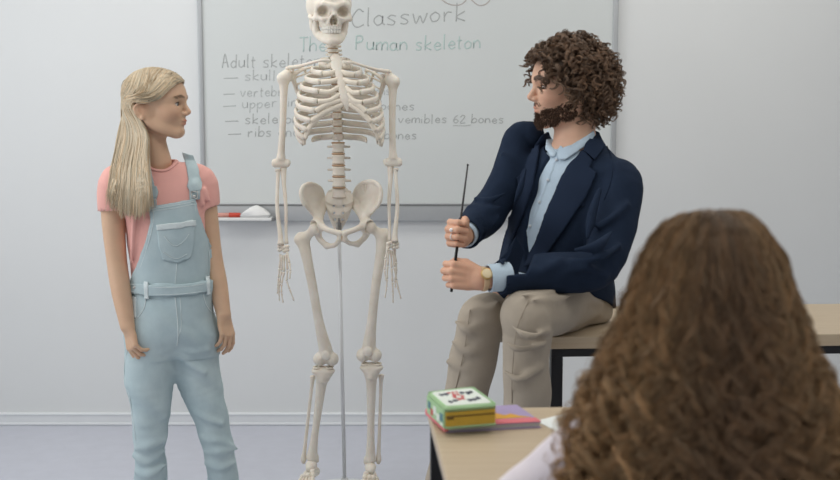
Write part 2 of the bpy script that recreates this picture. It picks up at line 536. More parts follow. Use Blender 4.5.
# ------------------------------------------------------------------ materials
def srgb(r, g, b):
    f = lambda c: c / 12.92 if c <= 0.04045 else ((c + 0.055) / 1.055) ** 2.4
    return (f(r / 255), f(g / 255), f(b / 255), 1)
def mat(name, col, rough=0.6, spec=0.3, var=0.0, vscale=8.0, bump=0.0, bscale=200.0, bstretch=(1, 1, 1), metal=0.0, sss=0.0,
        sheen=0.0, col2=None, tone=False, emit=None, fine=None, bdist=0.002, vstretch=(1, 1, 1), trans=0.0):
    m = bpy.data.materials.new(name); m.use_nodes = True
    nt = m.node_tree; N = nt.nodes; L = nt.links
    b = N['Principled BSDF']
    b.inputs['Base Color'].default_value = col
    b.inputs['Roughness'].default_value = rough
    b.inputs['Specular IOR Level'].default_value = spec
    b.inputs['Metallic'].default_value = metal
    if sss:
        b.inputs['Subsurface Weight'].default_value = sss
        b.inputs['Subsurface Radius'].default_value = (1.0, 0.35, 0.2)
        b.inputs['Subsurface Scale'].default_value = 0.006
    if sheen:
        b.inputs['Sheen Weight'].default_value = sheen
        b.inputs['Sheen Roughness'].default_value = 0.5
    if trans: b.inputs['Transmission Weight'].default_value = trans
    tc = N.new('ShaderNodeTexCoord')
    out = None
    if var > 0 or col2 is not None:
        mp = N.new('ShaderNodeMapping'); mp.inputs['Scale'].default_value = vstretch
        L.new(tc.outputs['Object'], mp.inputs[0])
        nz = N.new('ShaderNodeTexNoise'); nz.inputs['Scale'].default_value = vscale; nz.inputs['Detail'].default_value = 5
        nz.inputs['Roughness'].default_value = 0.6
        L.new(mp.outputs[0], nz.inputs[0])
        rp = N.new('ShaderNodeValToRGB')
        c2 = col2 if col2 is not None else tuple(c * (1 - var) for c in col[:3]) + (1,)
        c1 = col if col2 is not None else tuple(min(1, c * (1 + var)) for c in col[:3]) + (1,)
        rp.color_ramp.elements[0].position = 0.3; rp.color_ramp.elements[0].color = c2
        rp.color_ramp.elements[1].position = 0.7; rp.color_ramp.elements[1].color = c1
        L.new(nz.outputs['Fac'], rp.inputs[0]); out = rp.outputs[0]
    if tone:
        at = N.new('ShaderNodeAttribute'); at.attribute_name = 'tone'
        mx = N.new('ShaderNodeMix'); mx.data_type = 'RGBA'; mx.blend_type = 'MULTIPLY'; mx.inputs['Factor'].default_value = 1
        if out is not None: L.new(out, mx.inputs['A'])
        else: mx.inputs['A'].default_value = col
        L.new(at.outputs['Color'], mx.inputs['B']); out = mx.outputs['Result']
    if out is not None: L.new(out, b.inputs['Base Color'])
    if bump > 0:
        mp = N.new('ShaderNodeMapping'); mp.inputs['Scale'].default_value = bstretch
        L.new(tc.outputs['Object'], mp.inputs[0])
        nz = N.new('ShaderNodeTexNoise'); nz.inputs['Scale'].default_value = bscale; nz.inputs['Detail'].default_value = 4
        L.new(mp.outputs[0], nz.inputs[0])
        bp = N.new('ShaderNodeBump'); bp.inputs['Strength'].default_value = bump; bp.inputs['Distance'].default_value = bdist
        L.new(nz.outputs['Fac'], bp.inputs['Height'])
        if fine:
            nz2 = N.new('ShaderNodeTexNoise'); nz2.inputs['Scale'].default_value = fine[0]; nz2.inputs['Detail'].default_value = 3
            L.new(tc.outputs['Object'], nz2.inputs[0])
            bp2 = N.new('ShaderNodeBump'); bp2.inputs['Strength'].default_value = fine[1]; bp2.inputs['Distance'].default_value = 0.006
            L.new(nz2.outputs['Fac'], bp2.inputs['Height']); L.new(bp.outputs[0], bp2.inputs['Normal'])
            L.new(bp2.outputs[0], b.inputs['Normal'])
        else:
            L.new(bp.outputs[0], b.inputs['Normal'])
    if emit:
        b.inputs['Emission Color'].default_value = emit[0]; b.inputs['Emission Strength'].default_value = emit[1]
    return m
# ================================================================== the room
WY = 4.98                                   # back wall
M_wall = mat('wall_paint', srgb(226, 228, 228), 0.75, 0.2, var=0.012, vscale=1.3, bump=0.05, bscale=350)
M_ceil = mat('ceiling_paint', srgb(235, 235, 233), 0.9, 0.1, var=0.01)
M_floor = mat('floor_vinyl', srgb(196, 198, 208), 0.38, 0.4, var=0.035, vscale=14, bump=0.03, bscale=400)
M_base = mat('baseboard_paint', srgb(228, 231, 233), 0.4, 0.4, var=0.01)
X0, X1, YB, H = -2.75, 3.3, -1.6, 2.85
def box_m(name, lo, hi, m, bevel=0.0, parent=None, at=None):
    lo, hi = Vector(lo), Vector(hi)
    g = rbox(hi - lo, bevel, 2, loc=(lo + hi) / 2)
    return mk(name, g, m, parent, smooth=False, at=at)
tag(box_m('floor', (X0, YB, -0.1), (X1, WY, 0), M_floor), kind='structure')
tag(box_m('wall_back', (X0 - .1, WY, -0.1), (X1, WY + 0.12, H), M_wall), kind='structure')
tag(box_m('ceiling', (X0 - .1, YB, H), (X1, WY + 0.12, H + 0.1), M_ceil), kind='structure')
# left wall with two window openings
WIN = [(-0.6, 1.5), (2.0, 4.1)]; WZ0, WZ1 = 0.95, 2.45
parts = []
def bb(lo, hi):
    lo, hi = Vector(lo), Vector(hi); return rbox(hi - lo, 0, loc=(lo + hi) / 2)
ys = [YB] + [y for w in WIN for y in w] + [WY]
parts.append(bb((X0 - .1, YB, -0.1), (X0, WY, WZ0))); parts.append(bb((X0 - .1, YB, WZ1), (X0, WY, H)))
for i in range(0, len(ys), 2): parts.append(bb((X0 - .1, ys[i], WZ0), (X0, ys[i + 1], WZ1)))
tag(mk('wall_left', merge(*parts), M_wall, smooth=False), kind='structure')
M_winframe = mat('window_frame_white', srgb(235, 236, 236), 0.35, 0.4)
M_glass = mat('window_glass', (1, 1, 1, 1), 0.0, 0.5, trans=1.0)
for i, (a, b) in enumerate(WIN):
    g = merge(bb((X0 - .08, a, WZ0), (X0 - .02, b, WZ0 + .06)), bb((X0 - .08, a, WZ1 - .06), (X0 - .02, b, WZ1)),
              bb((X0 - .08, a, WZ0 + .06), (X0 - .02, a + .06, WZ1 - .06)), bb((X0 - .08, b - .06, WZ0 + .06), (X0 - .02, b, WZ1 - .06)),
              bb((X0 - .08, (a + b) / 2 - .03, WZ0 + .06), (X0 - .02, (a + b) / 2 + .03, WZ1 - .06)))
    w = tag(mk('window_%d' % (i + 1), g, M_winframe, smooth=False), kind='structure')
# skirting board along the back wall: a flat board with a rounded upper and lower bead
bz = CAMH + (ray(120, 413).z / ray(120, 413).y) * (WY - .012)
yb = WY - 0.012
prof = [(WY, 0), (yb, 0), (yb - .003, .004), (yb - .003, .010), (yb, .014), (yb + .001, bz - .014), (yb - .002, bz - .010), (yb - .002, bz - .004), (yb + .003, bz), (WY, bz)]
v = [(x, p[0], p[1]) for x in (X0, X1) for p in prof]; n = len(prof)
f = [(i, (i + 1) % n, n + (i + 1) % n, n + i) for i in range(n)]
tag(mk('baseboard_back', (v, f), M_base, smooth=False), kind='structure')

# ------------------------------------------------------------------ whiteboard
M_board = mat('board_enamel', srgb(213, 217, 216), 0.32, 0.35, var=0.012, vscale=2.2)
M_alu = mat('aluminium', srgb(180, 183, 185), 0.42, 0.5, var=0.02, vscale=20, metal=0.25)
M_alud = mat('grey_plastic', srgb(120, 122, 122), 0.5, 0.4)
bl, br = P(199.5, 100, WY - .01), P(616.5, 100, WY - .01)
zb = P(300, 221, WY - .02).z; zr = P(300, 203, WY - .02).z
BX0, BX1, BZ1 = bl.x, br.x, zb + 1.2
wb = root('whiteboard', 'large white board with grey aluminium frame and marker writing on the back wall', 'whiteboard', ((BX0 + BX1) / 2, WY, zb))
box_m('writing_surface', (BX0 + .01, WY - .014, zr - .01), (BX1 - .01, WY - .001, BZ1 - .02), M_board, 0, wb)
fy0, fy1 = WY - .024, WY - .0005
def prof_rail(nm, lo, hi): return mk(nm, rbox(Vector(hi) - Vector(lo), .004, 3, loc=(Vector(lo) + Vector(hi)) / 2), M_alu, wb)
prof_rail('frame_rail', (BX0, fy0, zr), (BX0 + .020, fy1, BZ1))
prof_rail('frame_rail', (BX1 - .022, fy0, zr), (BX1, fy1, BZ1))
prof_rail('frame_rail', (BX0, fy0, BZ1 - .02), (BX1, fy1, BZ1))
prof_rail('bottom_rail', (BX0, WY - .032, zb), (BX1, fy1, zr))
box_m('rail_groove', (BX0 + .001, WY - .0335, zr - .012), (BX1 - .001, WY - .026, zr - .004), M_alud, 0.001, wb)
# pen tray
tl, tr = P(205, 218, WY - .06), P(273, 218, WY - .06)
tz = P(250, 217.2, WY - .07).z
M_tray = mat('tray_white', srgb(228, 229, 228), 0.4, 0.4)
tray = root('pen_tray', 'narrow white pen tray clipped under the lower left corner of the whiteboard', 'tray', ((tl.x + tr.x) / 2, WY - .034, tz - .012))
box_m('shelf', (tl.x, WY - .11, tz - .012), (tr.x, WY - .033, tz), M_tray, .003, tray)
box_m('tray_end_cap', (tr.x - .001, WY - .108, tz - .013), (tr.x + .012, WY - .034, tz + .001), M_alud, .002, tray)
# marker and eraser lying on the tray
M_red = mat('marker_red', srgb(196, 70, 52), 0.4, 0.4); M_pink = mat('marker_label', srgb(206, 150, 138), 0.5, 0.3); M_wht = mat('eraser_white', srgb(240, 240, 238), 0.6, 0.3, bump=.1, bscale=120)
my = WY - .075
a, b2 = P(215, 214.4, my), P(240.5, 214.4, my)
mz = tz + .010
mkr = root('marker_pen', 'red capped marker pen lying on the white tray beside the eraser', 'marker', ((a.x + b2.x) / 2, my, tz))
xs = lambda t: a.x + (b2.x - a.x) * t
mk('barrel', tube([(xs(0), my, mz), (xs(.02), my, mz), (xs(.60), my, mz), (xs(.61), my, mz)], [.007, .0092, .0092, .008], 14), M_pink, mkr)
mk('cap', tube([(xs(.55), my, mz), (xs(.56), my, mz), (xs(.97), my, mz), (xs(1), my, mz)], [.008, .0102, .0098, .007], 14), M_red, mkr)
ea, eb = P(240.5, 217, my), P(270, 217, my)
ex0, ex1 = ea.x + .004, eb.x
er = root('board_eraser', 'white domed board eraser lying on the pen tray', 'eraser', ((ex0 + ex1) / 2, my, tz))
pr = catmull([(ex0, .004), (ex0 + .012, .016), (ex0 + .035, .032), ((ex0 + ex1) / 2, .041), (ex1 - .035, .032), (ex1 - .012, .016), (ex1, .004)], 25)
top = [(x, z) for x, z in pr]
v = []; f = []
outline = [(ex0, 0)] + top + [(ex1, 0)]; n = len(outline)
for y, sc in ((my - .028, .92), (my - .024, 1), (my + .024, 1), (my + .028, .92)):
    for x, z in outline: v.append((x, y, tz + .008 + z * sc))
for r_ in range(3):
    for i in range(n): f.append((r_ * n + i, r_ * n + (i + 1) % n, (r_ + 1) * n + (i + 1) % n, (r_ + 1) * n + i))
f.append(tuple(range(n))[::-1]); f.append(tuple(3 * n + i for i in range(n)))
mk('shell', (v, f), M_wht, er)
mk('felt_pad', rbox((ex1 - ex0 - .004, .054, .011), .002, 2, loc=((ex0 + ex1) / 2, my, tz + .0055)), mat('felt_grey', srgb(205, 206, 206), .9, .1), er, smooth=False)

# ------------------------------------------------------------------ handwriting (single-stroke letters)
G = {
 'a': [[(.8, .8), (.45, 1), (.1, .7), (.1, .3), (.4, 0), (.75, .25), (.8, .95), (.8, .2), (1, 0)]],
 'b': [[(.1, 1.9), (.1, 0), (.1, .5), (.5, 1), (.9, .6), (.6, .05), (.1, .1)]],
 'c': [[(.85, .85), (.45, 1), (.1, .5), (.4, 0), (.9, .15)]],
 'd': [[(.8, .75), (.45, 1), (.1, .5), (.4, 0), (.8, .3)], [(.82, 1.9), (.8, 0)]],
 'e': [[(.12, .5), (.85, .55), (.5, 1), (.1, .5), (.45, 0), (.9, .2)]],
 'i': [[(.3, .95), (.3, 0)], [(.3, 1.35), (.31, 1.42)]],
 'k': [[(.1, 1.9), (.1, 0)], [(.8, 1), (.12, .45), (.85, 0)]],
 'l': [[(.3, 1.9), (.28, .15), (.5, 0)]],
 'm': [[(.05, 1), (.05, 0), (.05, .6), (.3, 1), (.5, .8), (.5, 0), (.5, .6), (.75, 1), (.95, .8), (.95, 0)]],
 'n': [[(.1, 1), (.1, 0), (.1, .6), (.5, 1), (.8, .7), (.85, 0)]],
 'o': [[(.5, 1), (.1, .6), (.3, .03), (.75, .15), (.88, .65), (.5, 1)]],
 'p': [[(.1, 1), (.1, -.8)], [(.1, .6), (.5, 1), (.88, .6), (.55, .05), (.12, .2)]],
 'r': [[(.15, 1), (.2, 0)], [(.18, .5), (.45, .95), (.8, .9)]],
 's': [[(.8, .9), (.4, 1), (.15, .75), (.7, .35), (.6, .02), (.1, .1)]],
 't': [[(.35, 1.6), (.33, .2), (.6, 0)], [(.05, 1.05), (.75, 1.08)]],
 'u': [[(.1, 1), (.1, .3), (.4, 0), (.8, .35), (.82, 1), (.84, 0)]],
 'v': [[(.05, 1), (.42, 0), (.85, 1)]],
 'w': [[(.03, 1), (.25, 0), (.5, .75), (.72, 0), (.97, 1)]],
 'x': [[(.1, 1), (.85, 0)], [(.85, 1), (.1, 0)]],
 'h': [[(.1, 1.9), (.1, 0), (.1, .6), (.5, 1), (.8, .7), (.82, 0)]],
 'A': [[(.05, 0), (.3, 1.75), (.45, 1.75), (.85, 0)], [(.12, .7), (.75, .75)]],
 'C': [[(.9, 1.55), (.5, 1.85), (.08, 1.1), (.15, .3), (.5, 0), (.95, .25)]],
 'T': [[(.02, 1.8), (.98, 1.85)], [(.5, 1.8), (.5, 0)]],
 'H': [[(.1, 1.8), (.1, 0)], [(.1, .9), (.5, 1.1)], [(.1, 1.8), (.6, 1.75), (.75, 1.3), (.5, .95), (.1, .85)]],
 '6': [[(.75, 1.6), (.3, 1.2), (.1, .4), (.5, 0), (.85, .4), (.5, .8), (.12, .5)]],
 '2': [[(.1, 1.2), (.45, 1.6), (.8, 1.2), (.1, 0), (.95, .02)]],
 '-': [[(-.3, .5), (1.0, .55)]], ' ': [], ',': [[(.3, .1), (.15, -.3)]],
}
GW = {'m': 1.35, 'w': 1.3, 'l': .55, 'i': .5, 't': .75, 'C': 1.15, 'T': 1.05, 'H': 1.1, ' ': .7, ',': .4, '-': 1.5}
def handwriting(name, s, px0, py0, px1, py1, xh, m, r=.0020, label=None):
    ws = s.split(' ')
    if len(ws) > 1:
        adv = [sum(GW.get(c, 1.0) for c in w) for w in ws]; tot = sum(adv) + GW[' '] * (len(ws) - 1); x = 0
        for w, a_ in zip(ws, adv):
            u0, u1 = x / tot, (x + a_) / tot
            handwriting(name, w, px0 + (px1 - px0) * u0, py0 + (py1 - py0) * u0, px0 + (px1 - px0) * u1, py0 + (py1 - py0) * u1, xh, m, r)
            x += a_ + GW[' ']
        return
    """write s from pixel (px0, baseline py0) to (px1, py1) on the board; xh = letter height in metres"""
    a, b = P(px0, py0, WY - .0142), P(px1, py1, WY - .0142)
    adv = [GW.get(c, 1.0) * 1.12 for c in s]
    sx = (b.x - a.x) / sum(adv); gs = []
    rr = random.Random(s)
    x = 0
    for c, w in zip(s, adv):
        jz = rr.uniform(-.08, .08)
        for st in G[c]:
            q = []
            for (u, z) in st:
                X = a.x + (x + u * GW.get(c, 1.0)) * sx
                Z = a.z + (b.z - a.z) * (X - a.x) / max(1e-6, (b.x - a.x)) + (z + jz) * xh
                q.append((X + z * xh * .04, WY - .0146, Z))
            q = [tuple(t) for t in catmull(q, max(4, len(q) * 4))]
            gs.append(tube(q, r, 6, up=(0, 1, 0), flat=.3))
        x += w
    return mk(name, merge(*gs), m, wb)
M_ink = mat('ink_grey', srgb(178, 181, 180), .7, .1); M_ink2 = mat('ink_green', srgb(188, 207, 203), .7, .1); M_ink3 = mat('ink_rose', srgb(186, 178, 174), .7, .1)
M_inkl = mat('ink_light', srgb(188, 192, 191), .7, .1)
handwriting('handwriting', 'Classwork', 351, 27, 468, 20, .040, M_ink, .0024)
handwriting('handwriting', 'The', 299, 51, 328, 51, .032, M_ink2, .0026)
handwriting('handwriting', 'Human', 355, 50, 409, 50, .032, M_ink2, .0028)
handwriting('handwriting', 'skeleton', 415, 50, 482, 48, .032, M_ink2, .0026)
handwriting('handwriting', 'Adult skeleton', 222, 68, 322, 66, .029, M_ink, .0019)
handwriting('handwriting', '- skulls', 227, 81, 285, 80, .023, M_inkl, .0019)
handwriting('handwriting', '- vertebr', 226, 97, 284, 96, .023, M_inkl, .0019)
handwriting('handwriting', 'ons', 375, 95, 391, 95, .021, M_inkl, .0018)
handwriting('handwriting', '- upper lim', 226, 109, 301, 106, .023, M_inkl, .0019)
handwriting('handwriting', 'bones', 380, 110, 416, 110, .021, M_ink, .0018)
handwriting('handwriting', '- skeleton', 228, 124, 300, 123, .023, M_ink, .0019)
handwriting('handwriting', 'vemibles 62 bones', 398, 123, 505, 123, .020, M_ink, .0018)
handwriting('handwriting', '- ribs ond', 231, 137, 300, 136, .023, M_ink, .0019)
handwriting('handwriting', 'bones', 384, 139, 418, 139, .021, M_ink, .0018)
def doodle(pl, m, r=.0022):
    q = catmull(pl, len(pl) * 6)
    return mk('marker_stroke', tube([tuple(P(x, y, WY - .0146)) for x, y in q], r, 6, up=(0, 1, 0), flat=.3), m, wb)
doodle([(440, -14), (441, -2), (449, 4), (459, 5), (466, 0), (466, -9), (470, -2), (478, 5), (486, 4), (491, -3), (490, -14)], M_ink3)
doodle([(453, 125.5), (463, 125.8), (471, 125)], M_ink, .0014)
# ================================================================== desks
M_wood = mat('oak_laminate', srgb(200, 182, 156), 0.42, 0.35, col2=srgb(191, 171, 143), vscale=5, vstretch=(1, 14, 14), bump=.03, bscale=60, bstretch=(1, 18, 18))
M_edge = mat('oak_edge', srgb(200, 182, 156), 0.45, 0.3, var=.03, vscale=6, vstretch=(1, 10, 20))
M_black = mat('black_steel', srgb(30, 30, 33), 0.45, 0.4)
DZ = 0.73
def desk(label, c, ax, w, d, th=.028, leg=.034, inset=.006, apron=.024):
    """c: back-left corner on the top, ax: unit direction to the right, depth runs towards the camera"""
    c = Vector((c[0], c[1])); ax = Vector(ax).normalized(); ay = Vector((ax.y, -ax.x))
    Q = lambda u, t: c + ax * u + ay * t
    mid = Q(w / 2, d / 2)
    r = root('school_desk', label, 'desk', (mid.x, mid.y, 0), 'school desks')
    mk('tabletop', slab([Q(0, 0), Q(w, 0), Q(w, d), Q(0, d)], DZ - th, DZ, .0025), M_wood, r, smooth=False)
    z1 = DZ - th - .0005; z0 = z1 - apron
    def rect(u0, u1, t0, t1): return [Q(u0, t0), Q(u1, t0), Q(u1, t1), Q(u0, t1)]
    i = inset
    for q in (rect(i, w - i, i, i + leg), rect(i, w - i, d - i - leg, d - i)):
        mk('frame_rail', slab(q, z0, z1, .002), M_black, r, smooth=False)
    for q in (rect(i, i + leg, i + leg, d - i - leg), rect(w - i - leg, w - i, i + leg, d - i - leg)):
        mk('frame_rail', slab(q, z0, z1, .002), M_black, r, smooth=False)
    for u in (i, w - i - leg):
        for t in (i, d - i - leg):
            mk('leg', slab(rect(u, u + leg, t, t + leg), 0.008, z0, .002), M_black, r, smooth=False)
            mk('foot_cap', slab(rect(u - .001, u + leg + .001, t - .001, t + leg + .001), 0, .010, .002), M_black, r, smooth=False)
    return r
f0 = PZ(550, 337, DZ); f1 = PZ(830, 334, DZ); b0 = PZ(800, 304, DZ)
ax = Vector((f1.x - f0.x, f1.y - f0.y)).normalized()
ay = Vector((ax.y, -ax.x))
dd = -(Vector((b0.x, b0.y)) - Vector((f0.x, f0.y))).dot(ay)
FD_D = dd; FD_F0 = f0
desk('light oak desk with black steel frame that the man sits on, against the back', Vector((f0.x, f0.y)) - ay * dd, ax, 1.5, dd, th=.036)
# near desk: its left edge and its back edge
n0 = PZ(428, 409, DZ); n1 = PZ(447, 480, DZ)
ay2 = Vector((n1.x - n0.x, n1.y - n0.y)).normalized(); ax2 = Vector((-ay2.y, ay2.x))
if ax2.x < 0: ax2 = -ax2
desk('light oak desk in the foreground holding the pencil case and notebooks', n0, ax2, 1.3, .62, th=.025, inset=.004)
NA, NB, N0 = ax2, ay2, Vector((n0.x, n0.y))

# ------------------------------------------------------------------ things on the near desk
def quadprism(cor, z0, z1, bevel, seg=3): return slab([(c.x, c.y) for c in cor], z0, z1, bevel, seg)
M_pur = mat('cover_purple', srgb(172, 156, 192), .5, .3, var=.06, vscale=30)
M_pnk = mat('cover_pink', srgb(226, 122, 130), .5, .3, var=.05, vscale=30)
M_lil = mat('cover_lilac', srgb(206, 190, 204), .5, .3, var=.06, vscale=40)
M_paper = mat('paper_white', srgb(236, 238, 238), .8, .1)
M_pages = mat('page_block', srgb(190, 190, 192), .8, .1, var=.12, vscale=90, vstretch=(.1, .1, 12))
M_org = mat('print_orange', srgb(222, 166, 60), .5, .3)
# notebook: bottom outline from its corners on the desk
zb0, zb1 = DZ, DZ + .014
nfl, nfr, nbr = PZ(446, 433, zb0), PZ(541, 428, zb0), PZ(517, 404.5, zb1)
nbl = nfl + (nbr - nfr)
nb = root('notebook', 'purple notebook with pink spine lying on the near desk under the pencil case', 'notebook', ((nfl + nbr) / 2)[:2] + (DZ,))
def inset(q, m):
    c = sum(q, Vector((0, 0, 0))) / 4
    return [c + (p - c) * m for p in q]
Qn = [nfl, nfr, nbr, nbl]
mk('page_block', quadprism(inset(Qn, .975), zb0 + .003, zb1 - .003, .001), M_pages, nb, smooth=False)
mk('back_cover', quadprism(Qn, zb0, zb0 + .003, .001), M_pur, nb, smooth=False)
mk('front_cover', quadprism(Qn, zb1 - .003, zb1, .001), M_pur, nb, smooth=False)
L = lambda a, b, t: a + (b - a) * t
mk('spine_band', quadprism([nfl, nfr, L(nfr, nbr, .22), L(nfl, nbl, .22)], zb1 - .001, zb1 + .0006, .0004), M_pnk, nb, smooth=False)
mk('spine', quadprism([L(nfl, nfr, -.02), L(nfl, nfr, .03), L(nbl, nbr, .03), L(nbl, nbr, -.02)], zb0 + .001, zb1 + .001, .003), M_pnk, nb)
W = lambda u, t: L(L(nfl, nfr, u), L(nbl, nbr, u), t)
sun = [(.50, .24), (.97, .26), (.86, .36), (.80, .50), (.72, .42), (.66, .56), (.58, .46), (.50, .50)]
mk('cover_print', slab([(W(*q).x, W(*q).y) for q in sun], zb1, zb1 + .0006, 0), M_org, nb, smooth=False)
# pencil case standing on the notebook
zc0, zc1 = zb1 + .001, zb1 + .047
cfl, cfr, cbr, cbl = PZ(445, 408, zc1), PZ(497, 404, zc1), PZ(473, 386.5, zc1), PZ(427, 392, zc1)
M_green = mat('case_green', srgb(166, 200, 152), .6, .3, var=.05, vscale=40, bump=.1, bscale=300)
M_yel = mat('case_yellow', srgb(206, 172, 72), .7, .2, var=.05, vscale=50, bump=.15, bscale=300)
M_cream = mat('case_white', srgb(226, 232, 222), .6, .3)
M_zip = mat('zip_dark', srgb(110, 88, 40), .6, .3)
pc = root('pencil_case', 'green zipped pencil case with yellow sides on the purple notebook', 'pencil case', ((cfl + cbr) / 2)[:2] + (zc0,))
Qc = [cfl, cfr, cbr, cbl]
zm = zc0 + (zc1 - zc0) * .80; zl = zc0 + (zc1 - zc0) * .10
mk('side_gusset', quadprism(inset(Qc, .985), zc0 + .002, zm + .004, .006), M_yel, pc)
mk('base_panel', quadprism(Qc, zc0, zl + .003, .005), M_green, pc)
mk('lid', quadprism(inset(Qc, 1.0), zm, zc1, .0095, 5), M_green, pc)
C = lambda u, t: L(L(cfl, cfr, u), L(cbl, cbr, u), t)
mk('lid_panel', slab([(C(*q).x, C(*q).y) for q in [(.12, .10), (.90, .08), (.95, .14), (.93, .88), (.88, .93), (.12, .94), (.07, .88), (.07, .14)]], zc1 - .001, zc1 + .0008, .0006), M_cream, pc, smooth=False)
# zip running round the yellow side
cz = [inset(Qc, .992)[i] for i in (3, 0, 1, 2)]
zz = zm - .010
mk('zip', tube([(p.x, p.y, zz) for p in [L(cz[0], cz[1], t) for t in (0, .5, .93)] + [L(cz[1], cz[2], t) for t in (.04, .5, .95)] + [L(cz[2], cz[3], t) for t in (.06, .5, 1)]], .0016, 6), M_zip, pc)
zp = L(cz[1], cz[2], .10)
mk('zip_pull', rbox((.014, .003, .006), .001, 1, loc=(zp.x, zp.y - .003, zz - .002)), M_zip, pc)
# left side panel: green cloth with a printed pattern of light patches
sl0, sl1 = L(cfl, cbl, .06), L(cfl, cbl, .94)
nx = Vector(((cbl - cfl).y, -(cbl - cfl).x, 0)).normalized()
if nx.x > 0: nx = -nx
M_blue = mat('print_blue', srgb(92, 130, 140), .6, .2); M_prd = mat('print_red', srgb(196, 84, 84), .6, .2); M_pdk = mat('print_dark', srgb(70, 74, 86), .6, .2)
def side_quad(t0, t1, z0, z1, th, m, nm):
    a, b = L(cfl, cbl, t0), L(cfl, cbl, t1)
    pts = [Vector((a.x, a.y, z0)), Vector((b.x, b.y, z0)), Vector((b.x, b.y, z1)), Vector((a.x, a.y, z1))]
    v = [tuple(p + nx * th) for p in pts] + [tuple(p - nx * .004) for p in pts]
    return mk(nm, (v, [(0, 1, 2, 3), (7, 6, 5, 4), (0, 4, 5, 1), (1, 5, 6, 2), (2, 6, 7, 3), (3, 7, 4, 0)]), m, pc, smooth=False)
side_quad(.03, .97, zc0 + .003, zm + .003, .0012, M_green, 'side_panel')
for t0, t1, a, b, m in ((.08, .24, .35, .8, M_blue), (.27, .42, .2, .6, M_cream), (.45, .6, .4, .85, M_cream), (.62, .74, .2, .55, M_prd), (.76, .9, .45, .85, M_blue), (.10, .22, .12, .28, M_cream)):
    side_quad(t0, t1, zc0 + (zm - zc0) * a, zc0 + (zm - zc0) * b, .0018, m, 'side_print')
# lid print: two rows of dark scribbled shapes around a red flower
def lid_shape(pl, m):
    pl = [(C(u, t).x, C(u, t).y) for u, t in pl]
    return mk('lid_print', slab(pl, zc1 + .0004, zc1 + .0014, 0), m, pc, smooth=False)
rr = random.Random(5)
def blob(u, t, ru, rt, m, n=9):
    lid_shape([(u + ru * math.cos(2 * pi * k / n) * rr.uniform(.6, 1.1), t + rt * math.sin(2 * pi * k / n) * rr.uniform(.6, 1.1)) for k in range(n)], m)
for u in (.20, .30, .62, .72, .80): blob(u, .70 + rr.uniform(-.04, .04), .055, .085, M_pdk)
for u in (.22, .33, .60, .69, .79): blob(u, .32 + rr.uniform(-.04, .04), .055, .08, M_pdk)
for k in range(6): blob(.47 + .08 * math.cos(k * pi / 3), .52 + .14 * math.sin(k * pi / 3), .045, .075, M_prd)
for u in (.38, .46, .54): blob(u, .78, .034, .05, M_prd)
blob(.47, .52, .03, .04, M_cream)
# sheet of paper, lying right of the notebook
q = [PZ(536, 421, DZ + .001), PZ(556, 431, DZ + .001), PZ(610, 418, DZ + .001), PZ(588, 408, DZ + .001)]
sh = tag(mk('paper_sheet', slab([(p.x, p.y) for p in q], DZ + .0005, DZ + .0015, 0), mat('sheet', srgb(236, 240, 236), .8, .1), smooth=False, at=(q[0].x, q[0].y, DZ)), 'white sheet of paper on the near desk right of the notebook', 'paper')
# ================================================================== teaching skeleton on its pole
SY = 4.02
def S(px, py, dy=0.0):
    return P(px, py, SY + dy)
M_bone = mat('bone_plastic', srgb(238, 231, 219), 0.42, 0.35, col2=srgb(227, 217, 201), vscale=18, bump=.10, bscale=90, sss=.08)
M_cart = mat('cartilage_plastic', srgb(236, 226, 209), 0.45, 0.3, var=.04, vscale=25)
M_disc = mat('disc_plastic', srgb(190, 160, 132), 0.5, 0.3)
M_tooth = mat('tooth_plastic', srgb(238, 234, 224), 0.3, 0.4)
M_pole = mat('pole_white', srgb(222, 224, 226), 0.35, 0.4)
M_screw = mat('steel_screw', srgb(150, 148, 144), 0.35, 0.5, metal=.8)
sk = root('anatomical_skeleton', 'life size ivory plastic human skeleton on a white pole in front of the whiteboard', 'skeleton model', tuple(S(342, 240, .03))[:2] + (0,))
def bone_obj(name, fld, parent=None, m=None, smooth=1): return mk(name, fld.mesh(smooth), m or M_bone, parent or sk)
def bounds(pts, pad):
    a = np.array([list(p) for p in pts]); return a.min(0) - pad, a.max(0) + pad

# ---- skull
yaw = math.radians(14)
O = S(329.7, 11.5, .02)
SR = frame((math.sin(yaw), -math.cos(yaw), -.03))
def K(f, l, u): return O + SR @ Vector((f, l, u))
fl = Field(O - V(.125, .135, .105), O + V(.125, .12, .115), .0019)
R = SR
fl.ell(K(-.022, 0, .022), (.094, .077, .076), R)
fl.ell(K(.035, 0, .022), (.048, .060, .050), R, k=.03)
for s in (1, -1):
    fl.chain([K(.060, s * .050, .016), K(.078, s * .033, .022), K(.085, s * .014, .016), K(.084, 0, .010)], [.008, .0085, .009, .009], k=.012)
    fl.chain([K(.060, s * .050, .016), K(.056, s * .056, -.006), K(.056, s * .054, -.026)], [.008, .007, .009], k=.010)
    fl.chain([K(.056, s * .054, -.026), K(.070, s * .036, -.030), K(.078, s * .018, -.024)], [.011, .010, .006], k=.012)
    fl.chain([K(.052, s * .058, -.026), K(.025, s * .069, -.024), K(-.005, s * .069, -.018)], [.008, .0055, .006], k=.006)
    fl.ell(K(-.015, s * .058, -.040), (.016, .010, .026), R, k=.012)          # mastoid
fl.ell(K(.046, 0, -.038), (.034, .036, .024), R, k=.016)
fl.chain([K(.020, .029, -.046), K(.055, .023, -.048), K(.072, .010, -.048), K(.074, 0, -.048), K(.072, -.010, -.048), K(.055, -.023, -.048), K(.020, -.029, -.046)], .010, k=.010, n=14)
fl.cone(K(.082, 0, .008), K(.096, 0, -.016), .0075, .005, k=.008)
